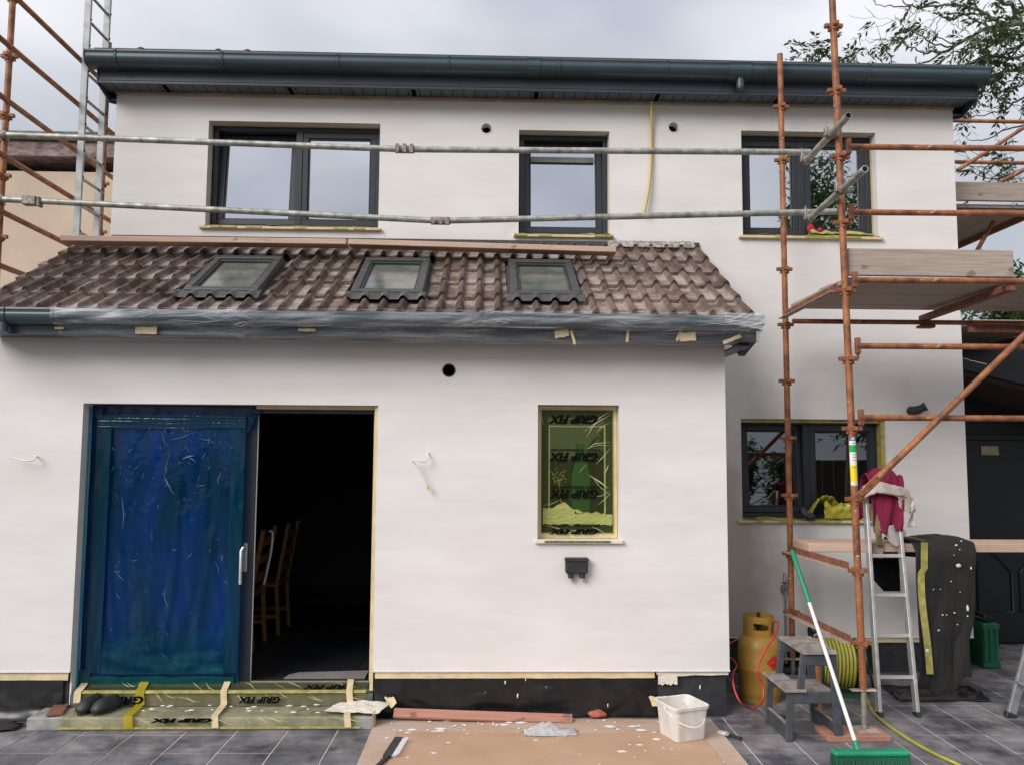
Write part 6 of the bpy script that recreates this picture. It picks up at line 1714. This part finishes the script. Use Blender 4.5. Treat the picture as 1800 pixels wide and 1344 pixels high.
dv = thing('down_pipe_shoe', (2.83, 7.27, 1.33), 'short dark pipe end resting on the ground floor sill', 'pipe')
MB().tube([(2.795, 7.30, 1.42), (2.80, 7.27, 1.375), (2.83, 7.255, 1.352), (2.87, 7.26, 1.355)], 0.034, 12).build('pipe', 'frame', dv, smooth=50)

# crate behind the corner
cr_ = thing('plastic_crate', (4.6, 7.55, 0), 'tall green plastic crate beside the porch door', 'crate')
c0, c1 = 4.47, 4.60
cb = MB().box((c0, 7.45, 0.0), (c1, 7.47, 0.40)).box((c0, 7.75, 0.0), (c1, 7.77, 0.40)).box((c0, 7.471, 0.0), (c0 + 0.02, 7.749, 0.40)).box((c1 - 0.02, 7.471, 0.0), (c1, 7.749, 0.40)).box((c0 + 0.021, 7.471, 0.0), (c1 - 0.021, 7.749, 0.02))
cb.build('box', 'dkgreen', cr_, bevel=0.004)
rb = MB()
for z in (0.01, 0.35): rb.box((c0 - 0.012, 7.438, z), (c1 + 0.012, 7.4495, z + 0.045))
for x in (c0, c0 + 0.05, c1 - 0.025): rb.box((x, 7.436, 0.056), (x + 0.022, 7.4495, 0.349))
rb.build('ribs', 'dkgreen', cr_, bevel=0.003)
tag(MB().grid(lambda u, v: (4.45 + 0.12 * u, 7.45 + 0.25 * v, 0.425 + 0.06 * (1 - u) + 0.03 * nz(u * 4, v * 4)), 10, 8).build('sacking', 'brown_soffit', smooth=60, thick=0.006), 'brown rag lying on the green crate', 'rag')

# ================================================================== small things on the walls
jb = thing('junction_box', (0.66, EY, 1.03), 'small black outdoor socket box below the masked window', 'socket')
jx, jz = 0.653, 1.082
MB().box((jx - 0.082, EY - 0.062, jz - 0.052), (jx + 0.082, EY - 0.001, jz + 0.06)).build('body', 'clog', jb, bevel=0.012)
MB().box((jx - 0.086, EY - 0.07, jz + 0.036), (jx + 0.086, EY - 0.0, jz + 0.062)).build('lid', 'clog', jb, bevel=0.006)
for s in (-1, 1):
    MB().tube([(jx + s * 0.042, EY - 0.03, jz - 0.05), (jx + s * 0.042, EY - 0.03, jz - 0.082)], 0.022, 12).build('gland', 'clog', jb, smooth=40)
    MB().tube([(jx + s * 0.042, EY - 0.03, jz - 0.08), (jx + s * 0.042, EY - 0.03, jz - 0.098)], 0.016, 12).build('gland_cap', 'pale_dust', jb, smooth=40)
c1_ = thing('cable', (-0.439, 6.1, 1.901), 'bent white cable with a yellow tip right of the door', 'cable')
pp = smooth_path([(-0.436, 6.11, 1.905), (-0.436, 6.06, 1.876), (-0.446, 6.04, 1.835), (-0.491, 6.03, 1.834), (-0.541, 6.04, 1.842), (-0.538, 6.05, 1.826), (-0.501, 6.06, 1.784), (-0.467, 6.06, 1.71), (-0.437, 6.06, 1.657)], 4)
MB().tube(pp, 0.0052, 7).build('wire', 'white', c1_, smooth=60)
e0 = Vector((-0.437, 6.06, 1.657)); e1 = Vector((-0.424, 6.06, 1.628))
MB().tube([e0, e1], [0.007, 0.011], 8).build('connector', 'ycond', c1_, smooth=50)
tag(MB().tube(smooth_path([(-3.269, 6.11, 1.854), (-3.248, 6.05, 1.847), (-3.262, 6.04, 1.826), (-3.305, 6.03, 1.822), (-3.365, 6.03, 1.834), (-3.422, 6.03, 1.846)], 4), 0.0055, 7).build('cable', 'white', smooth=60), 'short white cable sticking out left of the door', 'cable')
tag(MB().tube(smooth_path([(1.462, 7.22, 5.078), (1.47, 7.27, 4.832), (1.462, 7.27, 4.512), (1.437, 7.26, 4.27), (1.392, 7.25, 4.05)], 6), 0.0125, 10).build('conduit', 'ycond', smooth=50), 'yellow conduit hanging from the soffit between two windows', 'conduit')
sl_ = thing('wall_spout', (3.857, 7.3, 2.315), 'small black spout on the wall above the ledger', 'spout')
cx_, cz_ = 3.83, 2.302
MB().tube([(cx_ - 0.03, 7.30, cz_ - 0.005), (cx_ - 0.028, 7.25, cz_ - 0.01), (cx_ + 0.005, 7.215, cz_ + 0.004), (cx_ + 0.03, 7.19, cz_ + 0.022)], [0.042, 0.044, 0.036, 0.034], 14).tube([(cx_ + 0.03, 7.19, cz_ + 0.022), (cx_ + 0.045, 7.18, cz_ + 0.03)], 0.04, 14).build('hood', 'clog', sl_, smooth=50)

# ================================================================== inside
def chair(x, y, label):
    t = thing('chair', (x, y, 0.215), label, 'chair', 'oak chairs inside the door')
    Z = 0.215
    for dy in (0, 0.40):
        MB().bar((x + 0.02, y + dy, Z), (x - 0.01, y + dy, Z + 0.45), 0.036, 0.036).bar((x - 0.01, y + dy, Z + 0.45), (x + 0.085, y + dy, Z + 1.02), 0.034, 0.034).build('back_post', 'oak', t, bevel=0.004)
        MB().bar((x - 0.40, y + dy, Z), (x - 0.40, y + dy, Z + 0.44), 0.036, 0.036).build('leg', 'oak', t, bevel=0.004)
        MB().bar((x - 0.39, y + dy, Z + 0.17), (x + 0.0, y + dy, Z + 0.17), 0.02, 0.03).build('stretcher', 'oak', t)
    MB().box((x - 0.43, y - 0.03, Z + 0.44), (x + 0.0, y + 0.43, Z + 0.47)).build('seat', 'oak', t, bevel=0.006)
    for z, dx in ((0.60, 0.012), (0.75, 0.037), (0.90, 0.062)):
        MB().bar((x + dx, y + 0.018, Z + z), (x + dx, y + 0.382, Z + z), 0.016, 0.07).build('slat', 'oak', t)
chair(-1.99, 7.18, 'nearer ladder-back oak chair seen through the open door')
chair(-1.93, 7.82, 'farther ladder-back oak chair seen through the open door')
tag(MB().tube(smooth_path([(-1.853, 7.16, 1.217), (-1.836, 7.15, 1.228), (-1.818, 7.14, 1.2), (-1.821, 7.13, 1.073), (-1.847, 7.12, 0.908), (-1.869, 7.11, 0.787)], 5), 0.009, 8).build('hooked_stick', 'white', smooth=50), 'white hooked stick hanging on the nearer chair', 'stick')
tag(MB().prism([(-1.50, 6.34), (-0.90, 6.34), (-0.90, 6.55), (-1.42, 6.50), (-1.48, 6.44)], 0.2175, 0.224, 'XY').build('door_mat', 'mat_grey'), 'grey mat just inside the open door', 'mat')

# ================================================================== trees
def leaf_mesh(mb, c, d, size, up):
    d = d.normalized(); s = d.cross(up)
    if s.length < 0.05: s = d.cross(Vector((1, 0, 0)))
    s.normalize()
    w = size * 0.17
    mb.add([c, c + d * size * 0.45 + s * w, c + d * size, c + d * size * 0.45 - s * w], [(0, 1, 2, 3)])

def spray(mb, tw, p, d, n=7, L=0.28, size=0.075, droop=0.4):
    """one pinnate leaf: a thin stalk with leaflets in pairs"""
    d = d.normalized()
    pts = []
    for k in range(n + 1):
        t = k / n
        pts.append(p + d * L * t + Vector((0, 0, -droop * L * t * t)))
    tw.tube([pts[0], pts[n // 2], pts[-1]], [0.003, 0.0022, 0.001], 3, cap=False)
    side = d.cross(Vector((rnd.uniform(-0.3, 0.3), rnd.uniform(-0.3, 0.3), 1)))
    if side.length < 0.05: side = Vector((1, 0, 0))
    side.normalize()
    for k in range(1, n + 1):
        dd = (pts[k] - pts[k - 1]).normalized()
        for s in (-1, 1):
            v = dd * rnd.uniform(0.5, 0.9) + side * s * rnd.uniform(0.7, 1.0) + Vector((rnd.gauss(0, .15), rnd.gauss(0, .15), rnd.gauss(-0.15, .2)))
            leaf_mesh(mb, pts[k], v, size * rnd.uniform(0.75, 1.15), Vector((rnd.gauss(0, .5), rnd.gauss(0, .5), 1)))

def twigs(tw, lf, path, r0, r1, dens, leafy, L, depth=0, size=0.10):
    path = smooth_path(path, 5)
    n = len(path)
    wob = [p + Vector((nz(i * 0.6 + p.x, p.z * 2), nz(i * 0.5, p.x), nz(i * 0.55, p.y + p.z))) * 0.04 for i, p in enumerate(path)]
    tw.tube(wob, [r0 + (r1 - r0) * i / (n - 1) for i in range(n)], 6 if depth == 0 else 4, cap=False)
    tot = sum((wob[i + 1] - wob[i]).length for i in range(n - 1))
    for _ in range(int(dens * tot)):
        i = rnd.randrange(1, n - 1)
        d0 = (wob[i + 1] - wob[i]).normalized()
        v = Vector((rnd.gauss(0, 1), rnd.gauss(0, 0.8), rnd.gauss(0, 1)))
        d = (d0 * 0.9 + (v - d0 * v.dot(d0)).normalized() * 1.0).normalized()
        ln = L * rnd.uniform(0.5, 1.2)
        q = wob[i] + d * ln * 0.5 + Vector((0, 0, rnd.uniform(-0.05, 0.06)))
        e = q + (d + Vector((rnd.gauss(0, .3), rnd.gauss(0, .3), rnd.gauss(0, .3)))).normalized() * ln * 0.5
        if depth < 1:
            twigs(tw, lf, [wob[i], q, e], r1 * 0.8, 0.003, dens * 1.1, leafy, L * 0.5, depth + 1, size)
        else:
            tw.tube([wob[i], q, e], [0.005, 0.004, 0.0015], 3, cap=False)
        if rnd.random() < leafy:
            for _k in range(rnd.randint(1, 3)):
                spray(lf, tw, e, d + Vector((rnd.gauss(0, .6), rnd.gauss(0, .6), rnd.gauss(0, .5))), rnd.randint(4, 7), rnd.uniform(0.18, 0.34), size)

ash = thing('ash_tree', (8.6, 11.0, 0), 'sparse leaved tree with bare grey branches rising behind the right scaffold', 'tree')
tw, lf = MB(), MB()
tr_ = MB().tube(smooth_path([(8.7, 11.1, -0.1), (8.6, 11.0, 2.5), (8.7, 11.1, 4.5), (8.4, 10.9, 6.2), (8.0, 10.8, 7.3)]), 0.20, 10, r2=0.08)
tr_.build('trunk', 'bark', ash, smooth=60)
D1 = [
 ([(8.35, 10.9, 6.3), (7.488, 10.6, 7.348), (7.201, 10.5, 7.684), (6.76, 10.4, 7.613), (6.399, 10.3, 7.449), (6.112, 10.2, 7.267), (5.784, 10.1, 7.048), (5.44, 10.0, 6.832)], .045, .010, 1.6, .45),
 ([(7.201, 10.5, 7.684), (7.112, 10.5, 7.794), (6.99, 10.4, 7.896), (6.734, 10.3, 7.929), (6.547, 10.3, 8.035)], .035, .02, .8, .15),
 ([(7.127, 10.5, 7.762), (6.862, 10.4, 7.639), (6.571, 10.3, 7.72), (6.336, 10.2, 7.745), (5.885, 10.1, 7.726), (5.417, 10.0, 7.643), (5.25, 10.0, 7.739)], .032, .007, 1.3, .12),
 ([(5.417, 10.0, 7.651), (5.069, 9.9, 7.572), (4.887, 9.9, 7.628), (4.781, 9.9, 7.731)], .010, .003, 1.5, .1),
 ([(6.65, 10.4, 7.586), (6.166, 10.2, 7.656), (5.88, 10.1, 7.61), (5.669, 10.0, 7.428)], .012, .004, 1.6, .35),
 ([(5.952, 10.1, 7.151), (5.659, 10.0, 7.154), (5.386, 9.9, 7.217), (5.229, 9.9, 7.327), (5.065, 9.8, 7.396)], .013, .003, 2.0, .55),
 ([(5.823, 10.1, 7.087), (5.543, 10.0, 7.031), (5.271, 9.9, 7.05), (5.04, 9.8, 7.083), (4.728, 9.8, 7.054)], .013, .003, 2.0, .45),
 ([(5.081, 9.9, 6.837), (4.927, 9.8, 6.947), (4.861, 9.8, 7.153), (4.808, 9.8, 7.316)], .007, .002, .8, .05),
 ([(6.013, 10.1, 7.183), (5.7, 10.0, 7.277), (5.761, 10.0, 7.506), (5.676, 10.0, 7.619)], .009, .003, 1.8, .5),
 ([(7.326, 10.4, 6.812), (6.967, 10.2, 6.914), (6.419, 10.0, 6.739), (6.347, 10.0, 6.798)], .028, .012, 3.2, .95),
 ([(7.382, 10.5, 7.376), (6.823, 10.2, 7.065), (6.431, 10.0, 7.019), (6.15, 9.9, 7.053), (6.002, 9.9, 7.02)], .022, .006, 4.2, 1.0),
 ([(7.427, 10.5, 7.497), (7.052, 10.3, 7.322), (6.685, 10.1, 7.12), (6.498, 10.0, 6.854)], .02, .006, 4.2, 1.0),
 ([(7.652, 10.8, 7.904), (7.389, 10.7, 8.008), (7.21, 10.6, 8.151)], .02, .01, 1.2, .1),
 ([(7.545, 10.6, 6.908), (7.086, 10.4, 6.635), (6.782, 10.3, 6.446), (6.487, 10.2, 6.321), (6.199, 10.2, 6.27)], .018, .004, 2.2, .22),
 ([(7.484, 10.6, 6.469), (6.991, 10.4, 6.244), (6.575, 10.3, 6.058), (6.284, 10.2, 5.952), (6.099, 10.2, 6.025)], .014, .003, 2.2, .12),
 ([(7.496, 10.6, 5.915), (6.962, 10.4, 5.64), (6.55, 10.3, 5.485), (6.192, 10.2, 5.558)], .016, .004, 3.0, .4),
 ([(7.326, 10.6, 5.638), (6.875, 10.4, 5.408), (6.373, 10.2, 5.425)], .014, .004, 3.0, .5),
 ([(5.022, 10.4, 6.767), (4.905, 10.3, 6.966), (4.748, 10.2, 6.991), (4.62, 10.2, 6.973)], .012, .004, 3.0, .9),
 ([(4.795, 10.4, 6.84), (4.56, 10.2, 6.988), (4.474, 10.2, 7.109), (4.43, 10.2, 7.154)], .012, .004, 4.0, .9),
 ([(4.412, 10.4, 6.755), (4.245, 10.2, 6.95), (4.143, 10.2, 7.04), (4.052, 10.2, 6.993)], .012, .004, 4.0, .9),
]
for k, (path, a, b, dens, leafy) in enumerate(D1):
    twigs(tw, lf, path, a, b, dens * 1.6, leafy, 0.5 if k < len(D1) - 3 else 0.16)
tw.build('branches', 'bark', ash)
tag(lf.build('leaves', 'leafdk', ash), kind='stuff')

def bush(c, r, n, seed, mat, name, label, trunk=True, size=0.07, cat='tree', clumps=26):
    rr = random.Random(seed)
    t = thing(name, (c[0], c[1], 0), label, cat)
    l_ = MB(); b_ = MB()
    cs = []
    for k in range(clumps):
        d = Vector((rr.gauss(0, 1), rr.gauss(0, 1), rr.gauss(0, 1))).normalized() * rr.uniform(0.35, 1.0)
        cs.append((Vector((c[0] + d.x * r[0], c[1] + d.y * r[1], c[2] + d.z * r[2])), rr.uniform(0.22, 0.42) * min(r)))
    for k in range(n):
        q, cr2 = cs[rr.randrange(clumps)]
        v = Vector((rr.gauss(0, 1), rr.gauss(0, 1), rr.gauss(0, 1))).normalized() * cr2 * (rr.random() ** 0.45)
        leaf_mesh(l_, q + v, Vector((rr.gauss(0, 1), rr.gauss(0, 1), rr.gauss(-0.3, 0.7))), size * rr.uniform(0.7, 1.5), Vector((rr.gauss(0, .6), rr.gauss(0, .6), 1)))
    base = Vector((c[0], c[1], -0.1))
    top = Vector((c[0], c[1], c[2] + r[2] * 0.2))
    b_.tube(smooth_path([base, base.lerp(top, 0.5) + Vector((0.08, 0.05, 0)), top]), 0.13, 8, r2=0.04)
    for q, _ in cs:
        s = base.lerp(top, rr.uniform(0.45, 0.95))
        b_.tube(smooth_path([s, s.lerp(q, 0.5) + Vector((rr.gauss(0, .1), rr.gauss(0, .1), 0.1)), q], 4), 0.035, 5, r2=0.008)
    b_.build('trunk', 'bark', t, smooth=60)
    tag(l_.build('crown', mat, t), kind='stuff')
bush((10.2, 15.5, 3.6), (3.2, 2.0, 2.3), 26000, 3, 'leafdk', 'leafy_tree', 'dense green tree behind the planks at the right edge', size=0.13, clumps=44)
bush((9.2, 19.0, 2.2), (4.5, 1.5, 1.9), 16000, 5, 'leafdk', 'hedge', 'dark green hedge under the trees at the right edge', size=0.14, cat='hedge', clumps=40)
# the garden behind the photographer, seen only as reflections in the glass
bush((10.5, -9.0, 6.4), (2.6, 2.4, 5.0), 15000, 11, 'leafdk', 'leafy_tree', 'tall tree mirrored in the right hand windows', size=0.22, clumps=48)
bush((7.5, -13.0, 3.2), (4.8, 1.6, 2.9), 12000, 12, 'leafdk', 'shrub', 'broad shrub mirrored in the ground floor window', size=0.2, cat='shrub', clumps=30)
fn_ = thing('garden_fence', (4, -11.6, 0), 'dark garden fence mirrored in the ground floor window', 'fence')
for k in range(60):
    MB().box((-6 + k * 0.4, -11.6, -0.1), (-6 + k * 0.4 + 0.385, -11.58, 1.72)).build('board', 'fence', fn_)
